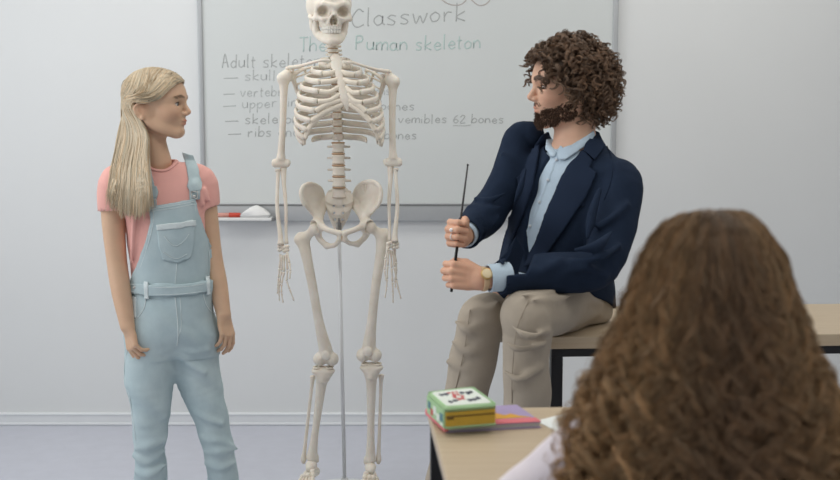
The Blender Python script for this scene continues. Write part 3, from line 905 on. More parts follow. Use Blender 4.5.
for s in (1, -1):
    fl.cone(K(.09, s * .006, -.010), K(.078, s * .016, -.040), .004, .006, k=.006)
    fl.ell(K(.086, s * .034, -.003), (.046, .0195, .0175), R, k=.005, mode='sub')
    fl.ell(K(.060, s * .049, -.052), (.03, .014, .016), R, k=.012, mode='sub')
fl.ell(K(.084, .0055, -.036), (.032, .0075, .0135), R, k=.003, mode='sub')
fl.ell(K(.084, -.0055, -.036), (.032, .0075, .0135), R, k=.003, mode='sub')
fl.ell(K(.09, 0, -.024), (.03, .0055, .009), R, k=.003, mode='sub')
fl.cone(K(.055, 0, -.024), K(.070, 0, -.046), .0012, .0016, k=.002)             # septum
skull = bone_obj('skull', fl)
# ---- mandible
def KM(f, l, u): return K(f, l * .96, u * .985 + .016)
fm = Field(O - V(.10, .125, .145), O + V(.10, .08, .0), .0019)
fm.chain([KM(-.004, .050, -.070), KM(.012, .046, -.098), KM(.050, .026, -.115), KM(.068, .010, -.118), KM(.070, 0, -.118), KM(.068, -.010, -.118), KM(.050, -.026, -.115), KM(.012, -.046, -.098), KM(-.004, -.050, -.070)], [.009, .010, .012, .0135, .0135, .0135, .012, .010, .009], n=26)
fm.ell(KM(.070, 0, -.120), (.014, .020, .011), R, k=.012)
fm.chain([KM(.018, .034, -.092), KM(.050, .022, -.097), KM(.066, .009, -.098), KM(.066, -.009, -.098), KM(.050, -.022, -.097), KM(.018, -.034, -.092)], .0085, k=.012, n=16)
for s in (1, -1):
    fm.cone(KM(.004, s * .050, -.085), KM(-.012, s * .056, -.030), .011, .007, k=.012)
    fm.cone(KM(.008, s * .050, -.075), KM(.016, s * .053, -.034), .007, .004, k=.012)
mand = bone_obj('mandible', fm)
# ---- teeth, each row one part of its jaw
def teeth(z0, z1, off, parent):
    gs = []
    for s in (1, -1):
        pos = [(.0790, .0045, .0044), (.0768, .0125, .0038), (.0715, .0190, .0042), (.0640, .0232, .0036), (.0560, .0262, .0038), (.0460, .0285, .0050), (.0350, .0300, .0050)]
        for i, (f_, l_, w_) in enumerate(pos):
            g = rbox((.0075, w_ * 2 * .94, abs(z1 - z0)), .0016, 2)
            an = s * math.radians([4, 14, 30, 55, 70, 80, 84][i])
            Mx = SR @ Matrix.Rotation(an, 3, 'Z')
            c = K(f_ + off, s * l_, (z0 + z1) / 2 + .0145)
            gs.append(([c + Mx @ Vector(p) for p in g[0]], g[1]))
    return mk('teeth', merge(*[(np.array([tuple(p) for p in v]), f) for v, f in gs]), M_tooth, parent)
teeth(-.0655, -.0775, 0, skull); teeth(-.078, -.0895, -.003, mand)

# ---- spine
def vert(name, c, w, h, d, tp, sp, ang=0.0, tilt=0.0):
    """one vertebra: waisted body, arch, two transverse processes, a spinous process behind"""
    c = Vector(c); A = Matrix.Rotation(ang, 3, 'Y')
    prof = [(w * .80, -h / 2), (w, -h / 2 + h * .06), (w * .97, -h * .32), (w * .84, 0), (w * .97, h * .32), (w, h / 2 - h * .06), (w * .80, h / 2)]
    v, f = lathe((0, 0, 0), prof, 20)
    v[:, 1] *= d / w
    v = np.array([tuple(c + A @ Vector(p)) for p in v])
    gs = [(v, f)]
    yb_ = d * .9
    for s in (1, -1):
        gs.append(tube([c + A @ V(s * w * .45, yb_, h * .12), c + A @ V(s * w * .8, yb_ + .012, h * .12), c + A @ V(s * tp, yb_ + .016, h * .10)], [.0065, .0048, .0034], 8))
        gs.append(tube([c + A @ V(s * w * .5, yb_ + .010, -h * .62), c + A @ V(s * w * .55, yb_ + .014, h * .62)], [.005, .005], 8))
    gs.append(tube([c + V(0, yb_, 0), c + V(0, yb_ + .022, -.006), c + V(0, yb_ + .022 + sp, -.012 - sp * .3)], [.008, .005, .004], 8))
    return mk(name, merge(*gs), M_bone, sk)
def disc(c, w, h, d):
    v, f = lathe(c, [(w * .85, -h / 2), (w, -h / 4), (w, h / 4), (w * .85, h / 2)], 20)
    v[:, 1] = c[1] + (v[:, 1] - c[1]) * d / w
    return mk('spinal_disc', (v, f), M_disc, sk)
# cervical, thoracic, lumbar: centre line (px, py, dy)
line = [(332, 36, .035), (332.5, 46, .03), (333.5, 55, .035), (334.5, 68, .062), (335.5, 90, .075), (337, 115, .070), (338, 140, .040), (338.5, 165, .012), (339, 186, .005), (339, 197, .018)]
LQ = catmull(line, 400)
def on_spine(py):
    i = int(np.argmin(abs(LQ[:, 1] - py))); return S(*LQ[i])
M_PX = (S(0, 100) - S(0, 101)).z                     # metres per pixel row here
cerv = [38, 42.2, 46.4, 50.6, 54.6]
for py in cerv: vert('cervical_vertebra', on_spine(py), .0185, .0112, .012, .028, .012)
for py in [40.1, 44.3, 48.5, 52.6]: disc(on_spine(py), .0190, .004, .0125)
tp_ = np.linspace(60, 137, 12)
for i, py in enumerate(tp_): vert('thoracic_vertebra', on_spine(py), .014 + .0006 * i, .0195, .012 + .0004 * i, .030, .03)
for a, b in zip(tp_[:-1], tp_[1:]): disc(on_spine((a + b) / 2), .0145, .0045, .013)
lum = [148.3, 159.6, 171.0, 182.2, 193.0]
for i, py in enumerate(lum): vert('lumbar_vertebra', on_spine(py), .0225 + .0006 * i, .0310, .017, .040, .022)
for py in [142.6, 154, 165.3, 176.6, 187.6, 198.4]: disc(on_spine(py), .0235, .0065, .0175)

# ---- sternum
st = [(335.5, 58.5, -.030), (336.5, 64, -.045), (338, 71, -.058), (340.5, 80, -.070), (343, 90, -.080), (345, 98, -.085), (346.5, 104, -.086), (347.5, 110, -.083)]
stw = [.017, .022, .0135, .0135, .0155, .0165, .011, .005]
pts = [S(*p) for p in st]
fs = Field(*bounds(pts, .04), .0022)
nrm = (.06, -.97, .24)
fs.chain(pts, stw, n=24, flat=(nrm, .36))
sternum = bone_obj('sternum', fs)
# ---- ribs
cx = {}
def rib(i, s):
    """i = 1..12; s = +1 on the right of the picture"""
    vpos = on_spine(tp_[i - 1])
    Wd = [.052, .082, .105, .122, .133, .141, .147, .150, .150, .146, .130, .092][i - 1]
    fr = [66, 73.5, 82, 91.5, 101.5, 111, 121, 130, 138, 143.5, 146, 143][i - 1]
    Cx = [.036, .052, .062, .068, .074, .084, .100, .114, .124, .130, .116, .085][i - 1]
    yf = [-.035, -.062, -.082, -.093, -.098, -.100, -.096, -.086, -.070, -.045, .005, .045][i - 1]
    ax_ = 339 + (1.0 if s > 0 else 0) + (fr - 90) * .05          # front axis in pixels
    zf = S(339, fr, yf).z; zs = vpos.z
    if s > 0: zf -= .004
    x0 = vpos.x; xf = S(ax_, fr, yf).x
    T = lambda t: x0 + (xf - x0) * t
    z = lambda t: zs + (zf - zs) * t
    yy = SY
    pts = [V(T(0) + s * .016, vpos.y + .010, z(0) + .002), V(T(0) + s * .040, vpos.y + .026, z(.03)),
           V(T(.15) + s * Wd * .72, yy + .095 if i > 1 else yy + .075, z(.14)), V(T(.3) + s * Wd * .97, yy + .055, z(.34)), V(T(.5) + s * Wd, yy + .0, z(.56)),
           V(T(.75) + s * (Wd * .80 + Cx * .18), yy + (yf) * .62, z(.80)), V(T(1) + s * Cx, yy + yf, z(1))]
    if i == 1: pts = pts[:2] + [V(T(.2) + s * Wd, yy + .045, z(.3)), V(T(.5) + s * Wd * .98, yy + .0, z(.7)), V(T(1) + s * Cx, yy + yf, z(1))]
    if i >= 11: pts = pts[:-1]
    if i == 12: pts = pts[:-1]
    g = tube(pts, [.0054] + [.0061] * (len(pts) - 2) + [.0062 if i < 11 else .003], 8, n=26, up=(0, 0, 1), flat=1.65)
    o = mk('rib', g, M_bone, sk)
    end = pts[-1]
    if i <= 10:
        att = [(64, .021), (71.5, .013), (79.5, .0125), (87, .0140), (94, .0150), (100, .0150), (104, .0115)]
        if i <= 7:
            py, w_ = att[i - 1]
            cpx = np.interp(py, [p[1] for p in st], [p[0] for p in st]); cdy = np.interp(py, [p[1] for p in st], [p[2] for p in st])
            e = S(cpx, py, cdy) + V(s * w_ * .8, .001, 0)
            mid = end * .45 + e * .55 + V(0, -.006, -.010 if i > 3 else -.003)
            if i >= 6: mid = end * .5 + e * .5 + V(s * .006, -.005, .002)
            q = [end + V(-s * .002, 0, 0), mid, e]
        else:
            q0 = cx[(i - 1, s)]
            q = [end + V(-s * .002, 0, 0), end * .5 + q0 * .5 + V(s * .002, -.003, .004), q0]
        cx[(i, s)] = q[1] + V(0, .001, -.002)
        mk('rib_cartilage', tube(q, [.0060, .0058, .0054], 8, n=14, up=(0, 0, 1), flat=1.5), M_cart, sk)
for i in range(1, 13):
    for s in (1, -1): rib(i, s)

# ---- shoulder girdles and arms
def knob_bone(pts, rad, n, m=None): return tube(pts, rad, 10, n=n)
def arm(s, g):
    cl = g['clav']
    mk('clavicle', tube([S(*p) for p in cl], [.0085, .0062, .0058, .0070, .0085], 10, n=22, up=(0, 0, 1), flat=.85), M_bone, sk)
    # scapula
    gl, ac, inf, sup = S(*g['glen']), S(*g['acr']), S(*g['inf']), S(*g['sup'])
    f = Field(*bounds([gl, ac, inf, sup], .03), .0024)
    f.chain([gl, gl * .5 + inf * .5 + V(s * .002, .010, 0), inf], [.010, .0055, .006], n=8)
    f.chain([sup, sup * .5 + inf * .5 + V(-s * .006, .004, 0), inf], .0045, k=.004, n=8)
    f.chain([gl, gl * .45 + sup * .55 + V(0, .006, .004), sup], [.010, .005, .005], k=.004, n=8)
    c = (gl + inf + sup) / 3 + V(0, .006, 0)
    # blade
    a, b = (inf - gl), (sup - gl); nn = a.cross(b).normalized()
    for t in np.linspace(.08, .92, 7):
        f.cone(gl * (1 - t) + inf * t + nn * .001, sup * (1 - t) + (inf * .3 + sup * .7) * t if False else sup * (1 - t) + inf * t, .0032, .0032, k=.006)
    f.chain([sup * .6 + inf * .4 + V(0, .012, 0), ac * .4 + sup * .6 + V(0, .020, 0), ac], [.004, .006, .008], k=.008, n=8)
    f.cone(gl + V(0, -.004, .012), gl + V(-s * .006, -.030, .016), .007, .0055, k=.006)    # coracoid
    bone_obj('scapula', f)
    # humerus
    h, e = S(*g['head']), S(*g['elb'])
    f = Field(*bounds([h, e], .045), .0024)
    d = (e - h).normalized()
    f.ball(h + V(-s * .006, .004, .004), .0215)
    f.ball(h + V(s * .012, -.004, -.004), .0165, k=.012)
    f.chain([h + d * .012 + V(s * .005, 0, 0), h + d * .06 + V(s * .003, 0, 0), h * .5 + e * .5, e - d * .055, e - d * .020], [.0185, .0130, .0112, .0120, .0165], k=.014, n=16)
    f.cone(e + V(-.020, 0, .002), e + V(.021, 0, .002), .0105, .0110, k=.012)
    f.ball(e + V(-s * .026, .004, .010), .0085, k=.010)
    f.ball(e + V(s * .022, .002, .012), .0075, k=.010)
    f.cone(e + V(-.004, -.018, .012), e + V(.006, -.018, .012), .006, .006, k=.006, mode='sub')
    bone_obj('humerus', f)
    # radius and ulna
    w = S(*g['wr'])
    ux = -s if g['pron'] else -s
    a1, b1 = e + V(ux * .009, .004, -.010), w + V(ux * .0105, .004, .000)
    a2, b2 = e + V(-ux * .0095, -.002, -.020), w + V(-ux * .0085, -.003, -.002)
    mk('ulna', tube([a1 + V(0, .012, .016), a1 + V(0, .004, 0), a1 * .8 + b1 * .2, a1 * .5 + b1 * .5 + V(ux * .003, 0, 0), a1 * .15 + b1 * .85, b1], [.0085, .0115, .0075, .0062, .0052, .0070], 12, n=28), M_bone, sk)
    mk('radius', tube([a2 + V(0, 0, .006), a2, a2 * .93 + b2 * .07, a2 * .5 + b2 * .5 + V(-ux * .007, 0, 0), a2 * .12 + b2 * .88, b2], [.0090, .0098, .0062, .0068, .0085, .0120], 12, n=28), M_bone, sk)
    # hand: carpals, metacarpals, finger bones
    hd = bpy.data.objects.new('hand', None); hd.empty_display_size = .03; COL.objects.link(hd); hd.parent = sk
    hd.location = w - sk.location
    ax1 = Vector(g['across']).normalized()
    for r_ in range(2):
        for q in range(4):
            c = w + ax1 * ((q - 1.5) * .0105) + V(0, .002 * (q % 2), -.009 - .0115 * r_ + .003 * math.sin(q * 2.1))
            mk('carpal_bone', uvsphere(c, (.0080, .0078, .0076), 12, 8), M_bone, hd)
    for k, ch in enumerate(g['fingers']):
        pts = [S(*p) for p in ch]
        for j in range(len(pts) - 1):
            a, b = pts[j], pts[j + 1]; L_ = (b - a).length; dd_ = (b - a) / L_
            a_ = a + dd_ * .0008; b_ = b - dd_ * .0008
            r0 = [.0048, .0043, .0038, .0032][j]
            mk('metacarpal_bone' if j == 0 else 'finger_bone', tube([a_, a_ * .88 + b_ * .12, a_ * .6 + b_ * .4, a_ * .35 + b_ * .65, a_ * .1 + b_ * .9, b_], [r0 * .8, r0, r0 * .62, r0 * .60, r0 * .95, r0 * .6], 8), M_bone, hd)
arm(-1, dict(clav=[(330.5, 61, -.040), (321, 60.5, -.050), (309, 63.5, -.030), (298, 66.5, .0), (289, 67.5, .020)], glen=(292, 75, .050), acr=(287.5, 68.5, .035), inf=(306, 120, .110), sup=(312, 67, .105),
     head=(285.5, 76.5, .035), elb=(280.5, 165, .010), wr=(283.3, 244, -.060), pron=0, across=(1, -.55, .05),
     fingers=[[(287, 252, -.078), (289.5, 263, -.095), (290.5, 271, -.105), (289.5, 279, -.11)],
              [(286, 254, -.072), (287.5, 270, -.085), (286.5, 281, -.090), (289.5, 289, -.092), (294, 301, -.09)],
              [(284, 255, -.065), (284, 272, -.072), (281.5, 284, -.076), (281.5, 293, -.078), (283, 303, -.075)],
              [(282, 255, -.058), (281.5, 271, -.06), (279.5, 283, -.062), (279, 293, -.062), (279.5, 301, -.06)],
              [(280.5, 254, -.050), (279.5, 268, -.048), (278.5, 278, -.046), (278, 286, -.046), (277.5, 294, -.045)]]))
arm(1, dict(clav=[(342.5, 62, -.040), (352, 62.5, -.050), (365, 66.5, -.030), (378, 70, .0), (389, 71.5, .020)], glen=(384.5, 80, .050), acr=(389.5, 72.5, .035), inf=(371, 124, .110), sup=(366, 70, .105),
     head=(391.5, 80, .035), elb=(393, 164, .010), wr=(392.5, 241, -.055), pron=0, across=(1, .35, -.05),
     fingers=[[(387.5, 247, -.075), (385.5, 259, -.09), (384.5, 270, -.098), (386, 281, -.1)],
              [(389, 249, -.068), (387.5, 266, -.08), (387, 279, -.085), (386.5, 288, -.085), (385, 298, -.08)],
              [(391, 250, -.06), (391.5, 268, -.066), (392.5, 282, -.068), (393, 293, -.066), (393, 303, -.062)],
              [(393, 250, -.055), (394.5, 267, -.056), (396.5, 280, -.056), (398.5, 290, -.055), (401, 299, -.05)],
              [(394.5, 249, -.048), (396, 262, -.046), (396.5, 272, -.045), (395, 280, -.044), (395.5, 288, -.042)]]))

# ---- pelvis
def hip(s, g):
    pts = [S(*p) for p in g['crest']] + [S(*g['isch']), S(*g['symph']), S(*g['acet'])]
    f = Field(*bounds(pts, .05), .0022)
    cr = [S(*p) for p in g['crest']]
    ac, sy_, si, isq = S(*g['acet']), S(*g['symph']), S(*g['sij']), S(*g['isch'])
    # wing: thin ribs of plate from the hip socket to each point of the crest, filled smoothly
    fine = [Vector(q) for q in catmull([list(p) for p in cr], 26)]
    neck = ac * .80 + si * .20 + V(0, .006, .010)
    for q in fine:
        m = neck * .5 + q * .5 + V(s * .004, .016, -.002)
        f.chain([neck, m, q], [.0085, .0036, .0040], k=.006, n=7)
    f.chain(fine, .0058, k=.006)
    f.chain([neck, si * .5 + neck * .5 + V(0, .006, 0), si], [.014, .014, .015], k=.012, n=6)
    f.ball(ac, .0275, k=.014)
    f.ball(ac + V(s * .013, -.012, -.004), .0235, k=.004, mode='sub')
    # rim of the pelvic inlet, pubic rami and ischium: the ring round the obturator hole
    f.chain([ac + V(-s * .012, -.010, .004), S(*g['sup1']), sy_ + V(s * .006, 0, .006)], [.0125, .0095, .0105], k=.008, n=10)
    f.chain([sy_ + V(s * .006, 0, .004), sy_ + V(s * .006, .002, -.016)], .0095, k=.006)
    f.chain([sy_ + V(s * .006, .002, -.014), S(*g['inf1']), isq], [.0085, .0078, .0100], k=.006, n=10)
    f.chain([isq, S(*g['isc1']), ac + V(0, .012, -.016)], [.0100, .0105, .015], k=.008, n=10)
    return bone_obj('hip_bone', f)
hip(-1, dict(crest=[(323.5, 196, .075), (321, 189, .060), (316, 185, .030), (309.5, 183.5, -.010), (303.5, 186, -.040), (300.8, 192, -.050), (302, 199, -.052), (304.5, 205, -.050)], acet=(317, 226, -.020), symph=(341.5, 235, -.060),
     sij=(325, 203, .070), isch=(327, 246, -.015), sup1=(328, 230, -.055), inf1=(335, 245, -.040), isc1=(319.8, 239, -.005)))
hip(1, dict(crest=[(354, 194, .075), (357, 187.5, .060), (362, 183, .030), (370, 181, -.010), (377, 183.5, -.040), (381.2, 191, -.050), (380.5, 200, -.052), (377, 207, -.050)], acet=(367, 226, -.020), symph=(342.5, 235, -.060),
     sij=(352, 202, .070), isch=(357.5, 244, -.015), sup1=(356.5, 229, -.055), inf1=(349.5, 243.2, -.040), isc1=(364.5, 237.5, -.005)))
# sacrum with its rows of holes and the tail bone
pts = [S(339, 200, .035), S(339, 210, .060), S(338.5, 220, .078), S(338, 228, .075), S(338.5, 233, .062)]
f = Field(*bounds(pts, .07), .0022)
f.chain(pts, [.050, .042, .028, .015, .007], n=16, flat=((0, -.93, .36), .30))
f.cone(S(339, 199, .022), S(339, 202, .04), .024, .024, k=.010, flat=((0, 1, 0), .7))
for py, dy, w_ in ((206, .030, .017), (213, .052, .0155), (219.5, .066, .013)):
    for s in (1, -1):
        f.cone(S(338.7, py, dy - .03) + V(s * w_, 0, 0), S(338.7, py, dy + .05) + V(s * w_, 0, 0), .0042, .0042, k=.003, mode='sub')
bone_obj('sacrum', f)
mk('symphysis_disc', uvsphere(S(342, 236.5, -.060), (.006, .008, .016), 14, 10), M_disc, sk)

# ---- legs
def leg(s, g):
    hd_, tr, k_ = S(*g['head']), S(*g['troch']), S(*g['knee'])
    f = Field(*bounds([hd_, tr, k_], .06), .0027)
    f.ball(hd_, .0225)
    nk = tr * .75 + hd_ * .25 + V(0, 0, -.006)
    f.cone(hd_, nk, .0145, .0165, k=.008)
    f.ball(tr, .0165, k=.012)
    f.cone(tr + V(0, .006, 0), tr + V(-s * .003, .004, .012), .014, .010, k=.010)
    f.ball(tr + V(-s * .020, .010, -.040), .0125, k=.014)
    sh = [tr * .8 + hd_ * .2 + V(0, 0, -.012), S(*g['s1']), S(*g['s2']), S(*g['s3']), k_ + V(0, 0, .030)]
    f.chain(sh, [.0225, .0185, .0160, .0165, .0240], k=.018, n=18)
    for q in (1, -1):
        f.ell(k_ + V(q * .0215, .004, -.003), (.0235, .030, .0240), k=.014)
    f.cone(k_ + V(0, -.034, -.004), k_ + V(0, -.02, -.02), .007, .008, k=.012, mode='sub')
    bone_obj('femur', f)
    # patella
    pa = k_ + V(s * -.002, -.036, .004)
    mk('patella', uvsphere(pa + V(0, .010, .012), (.0165, .0070, .0180), 16, 12), M_bone, sk)
    # meniscus gap, then tibia
    t0, t1 = S(*g['tib0']), S(*g['tib1'])
    f = Field(*bounds([t0, t1], .05), .0025)
    for q in (1, -1): f.ell(t0 + V(q * .019, .0, 0), (.0225, .026, .0115), k=.012)
    f.ball(t0 + V(0, -.022, -.028), .0095, k=.018)
    f.chain([t0 + V(0, 0, -.012), t0 * .86 + t1 * .14, t0 * .62 + t1 * .38, t0 * .3 + t1 * .7, t0 * .08 + t1 * .92, t1], [.0300, .0195, .0152, .0128, .0165, .0200], k=.014, n=18)
    f.cone(t1 + V(-s * .015, 0, 0), t1 + V(-s * .018, 0, -.014), .009, .007, k=.008)
    bone_obj('tibia', f)
    for q in (1, -1): mk('meniscus', tube([t0 + V(q * .034, -.010, .013), t0 + V(q * .019, -.020, .0135), t0 + V(q * .006, -.004, .0135), t0 + V(q * .019, .018, .0135), t0 + V(q * .034, .008, .013)], .0036, 8, n=16), M_cart, sk)
    b0, b1 = S(*g['fib0']), S(*g['fib1'])
    mk('fibula', tube([b0 + V(0, 0, .006), b0, b0 * .9 + b1 * .1, b0 * .5 + b1 * .5, b0 * .12 + b1 * .88, b1, b1 + V(0, 0, -.016)], [.0070, .0105, .0062, .0058, .0068, .0105, .0055], 12, n=28), M_bone, sk)
    # foot: heel, ankle bone, tarsals, metatarsals and toes, pointing at the camera and down
    ft = bpy.data.objects.new('foot', None); ft.empty_display_size = .03; COL.objects.link(ft); ft.parent = sk
    an = t1 + V(0, 0, -.026)
    ft.location = an - sk.location
    tx = g['turn']
    fw = V(tx, -1, 0).normalized(); sd = V(-fw.y, fw.x, 0)         # forward, sideways
    if sd.x * s < 0: sd = -sd                                       # towards the outside
    fz = Field(*bounds([an + fw * .0, an + fw * .0], .075), .0024)
    fz.ell(an + fw * .012, (.021, .026, .017)); fz.ball(an + fw * .034 + V(0, 0, -.006), .015, k=.008)
    mk('talus', fz.mesh(1), M_bone, ft)
    fz = Field(*bounds([an - fw * .02 + V(0, 0, -.03)], .075), .0024)
    fz.chain([an - fw * .040 + V(0, 0, -.040), an - fw * .015 + V(0, 0, -.032), an + fw * .030 + sd * .010 + V(0, 0, -.026)], [.019, .017, .014], n=8)
    mk('heel_bone', fz.mesh(1), M_bone, ft)
    for q, (a_, b_, c_) in enumerate(((.052, -.014, -.012), (.066, -.018, -.020), (.068, -.002, -.020), (.066, .010, -.022), (.058, .021, -.030))):
        mk('tarsal_bone', uvsphere(an + fw * a_ + sd * b_ + V(0, 0, c_), (.0105, .0125, .0110), 14, 10), M_bone, ft)
    for q in range(5):
        s0 = -.020 + .0105 * q; s1 = -.030 + .0165 * q
        Lm = [.064, .072, .070, .066, .062][q]
        a = an + fw * (.078 - .003 * q) + sd * s0 + V(0, 0, -.022 - .002 * q); b = a + fw * Lm + sd * (s1 - s0) + V(0, 0, -.020 + .002 * q)
        r0 = .0075 if q == 0 else .0052
        mk('metatarsal_bone', tube([a, a * .85 + b * .15, a * .5 + b * .5, a * .12 + b * .88, b], [r0 * .9, r0 * 1.1, r0 * .75, r0 * 1.2, r0 * .7], 10), M_bone, ft)
        c0 = b
        for j, L_ in enumerate((.024, .020) if q == 0 else (.022, .012, .010)):
            c1 = c0 + fw * L_ + V(0, 0, -.003)
            rr_ = (.0065 if q == 0 else .0042) * (1 - .12 * j)
            mk('toe_bone', tube([c0 + fw * .001, c0 * .8 + c1 * .2, c0 * .5 + c1 * .5, c0 * .15 + c1 * .85, c1], [rr_ * .8, rr_, rr_ * .7, rr_, rr_ * .6], 8), M_bone, ft)
            c0 = c1
leg(-1, dict(head=(315.5, 229, -.010), troch=(299.5, 239, .005), s1=(306.5, 256, -.008), s2=(312.5, 286, -.016), s3=(319, 322, -.012), knee=(325.8, 358.5, .0), tib0=(323.2, 371, .005), tib1=(312, 457, .030), fib0=(312.8, 377, .022), fib1=(303.5, 459, .040), turn=-.14))
leg(1, dict(head=(369.5, 227, -.010), troch=(386.0, 235, .005), s1=(381, 253, -.008), s2=(376, 284, -.016), s3=(372, 320, -.012), knee=(369, 354.5, .0), tib0=(371.5, 367.5, .005), tib1=(370.5, 459, .030), fib0=(381.3, 376, .022), fib1=(378.5, 459.5, .040), turn=.02))
# ---- pole and its foot
pt, pb = S(338.8, 226, .055), S(344.6, 480, .05)
d_ = (pb - pt) / (pt.z - pb.z); p0 = pt + d_ * (pt.z - .06)
mk('pole', tube([pt, p0], .0068, 14), M_pole, sk)
mk('pole_clamp', lathe(tuple(S(338.8, 226, .055)), [(.0075, -.03), (.0095, -.028), (.0095, .01), (.0065, .014)], 16), M_screw, sk)
mk('pole_screw', tube([S(339, 213, .035), S(339, 226, .045)], .004, 10), M_screw, sk)
bs = [lathe((p0.x, p0.y, 0), [(.150, 0), (.152, .006), (.148, .010), (.03, .016), (.014, .024), (.013, .06)], 40)]
mk('stand_base', merge(*bs), M_pole, sk)
# ================================================================== shared anatomy
def head_frame(O, R, sc):
    return lambda f, l, u: O + R @ Vector((f * sc[0], l * sc[1], u * sc[2]))
def head(fl, K, R, sc, neck_to, neck_r, ear_f=-.02, ear_u=-.022, brow=1.0, jaw=1.0, nose=1.0):
    """a head with brow, sockets, lids, nose, lips, jaw and ears in the field; K maps (forward, left, up)"""
    m = sum(sc) / 3
    E = lambda c, r, k=0., mode='add', RR=None: fl.ell(K(*c), (r[0] * sc[0], r[1] * sc[1], r[2] * sc[2]), RR or R, k=k * m, mode=mode)
    C = lambda a, b, ra, rb, k=0., mode='add': fl.cone(K(*a), K(*b), ra * m, rb * m, k=k * m, mode=mode)
    CH = lambda pts, rad, k=0., n=None, mode='add': fl.chain([K(*p) for p in pts], [r * m for r in rad], k=k * m, n=n, mode=mode)
    E((-.010, 0, .028), (.097, .077, .086))
    E((.030, 0, .030), (.062, .066, .058), .03)
    E((.025, 0, -.045), (.062, .056, .068), .03)
    for s in (1, -1):
        CH([(-.020, s * .058, -.030), (-.010, s * .056 * jaw, -.068), (.030, s * .042 * jaw, -.092), (.066, s * .016, -.106)], [.018, .017, .018, .018], .025, 12)
        E((.054, s * .037, -.030), (.033, .030, .032), .02)                     # cheek
    E((.074, 0, -.102), (.018, .021, .016), .018)                               # chin
    E((.074, 0, -.062), (.020, .028, .022), .020)                               # muzzle
    for s in (1, -1):
        CH([(.052, s * .052, .016), (.074, s * .036, .021), (.084, s * .014, .016)], [.011 * brow, .011 * brow, .010 * brow], .018, 8)
        E((.103, s * .034, -.003), (.024, .019, .014), .012, 'sub')             # socket
    CH([(.084, 0, .012), (.094, 0, -.008), (.104 + .003 * nose, 0, -.030)], [.0085, .0080, .0100 * nose], .010, 8)
    C((.098, 0, -.036), (.085, 0, -.044), .0075, .006, .008)
    for s in (1, -1): E((.094, s * .0125, -.037), (.012, .0085, .008), .006)
    for s in (1, -1): E((.104, s * .0065, -.0445), (.005, .0038, .003), .002, 'sub')
    # lids round the eye balls, then the almond slit
    for s in (1, -1):
        fl.ball(K(.0690, s * .032, -.003), .0148 * m, k=.005 * m)
        E((.084, s * .0345, -.0030), (.018, .0180, .0066), .0015, 'sub')
    # lips
    E((.0905, 0, -.0625), (.0095, .021, .0055), .004); E((.0885, 0, -.0735), (.0095, .0185, .0060), .004)
    CH([(.088, .023, -.0685), (.0985, .010, -.0675), (.100, 0, -.0682), (.0985, -.010, -.0675), (.088, -.023, -.0685)], [.0012, .0014, .0014, .0014, .0012], .003, 10, 'sub')
    E((.097, 0, -.0855), (.008, .016, .005), .008, 'sub')
    # ears
    for s in (1, -1):
        A = R @ Matrix.Rotation(s * -.45, 3, 'Z') @ Matrix.Rotation(-.2, 3, 'Y')
        E((ear_f, s * .076, ear_u), (.0185, .0075, .031), .008, 'add', A)
        CH([(ear_f - .003, s * .083, ear_u + .028), (ear_f - .018, s * .086, ear_u + .012), (ear_f - .014, s * .084, ear_u - .012)], [.004, .0045, .004], .004, 8)
        E((ear_f + .003, s * .090, ear_u + .004), (.010, .009, .017), .004, 'sub', A)
        E((ear_f + .008, s * .081, ear_u - .024), (.007, .005, .009), .005, 'add', A)
    n0 = K(-.022, 0, -.055)
    fl.chain([n0, n0 * .5 + Vector(neck_to) * .5 + R @ V(-.004, 0, 0), neck_to], [neck_r * 1.02, neck_r * .96, neck_r * 1.08], k=.022, n=8)
def tones(v, K, R, sc, skin_fn=None, lip=(.80, .50, .50), cheek=(1.0, .90, .88)):
    """lip and cheek colouring of the skin as a per-vertex tint"""
    O = np.array(K(0, 0, 0)); Rm = np.array(R)
    q = (v - O) @ Rm / np.array(sc)
    c = np.ones((len(v), 3))
    def blend(mask, col):
        nonlocal c
        c = c * (1 - mask[:, None]) + np.array(col) * c * mask[:, None]
    g = lambda cc, r: np.clip(1.6 - 1.6 * np.sqrt((((q - np.array(cc)) / np.array(r)) ** 2).sum(1)), 0, 1)
    for s in (1, -1): blend(g((.06, s * .045, -.035), (.05, .045, .04)) * .8, cheek)
    blend(np.maximum(g((.095, 0, -.0625), (.016, .026, .010)), g((.093, 0, -.0740), (.016, .024, .010))), lip)
    blend(g((.108, 0, -.032), (.016, .018, .014)) * .7, (1.0, .90, .88))
    for s in (1, -1): blend(g((-.02, s * .085, -.02), (.03, .02, .04)) * .6, (1.0, .84, .80))
    return c
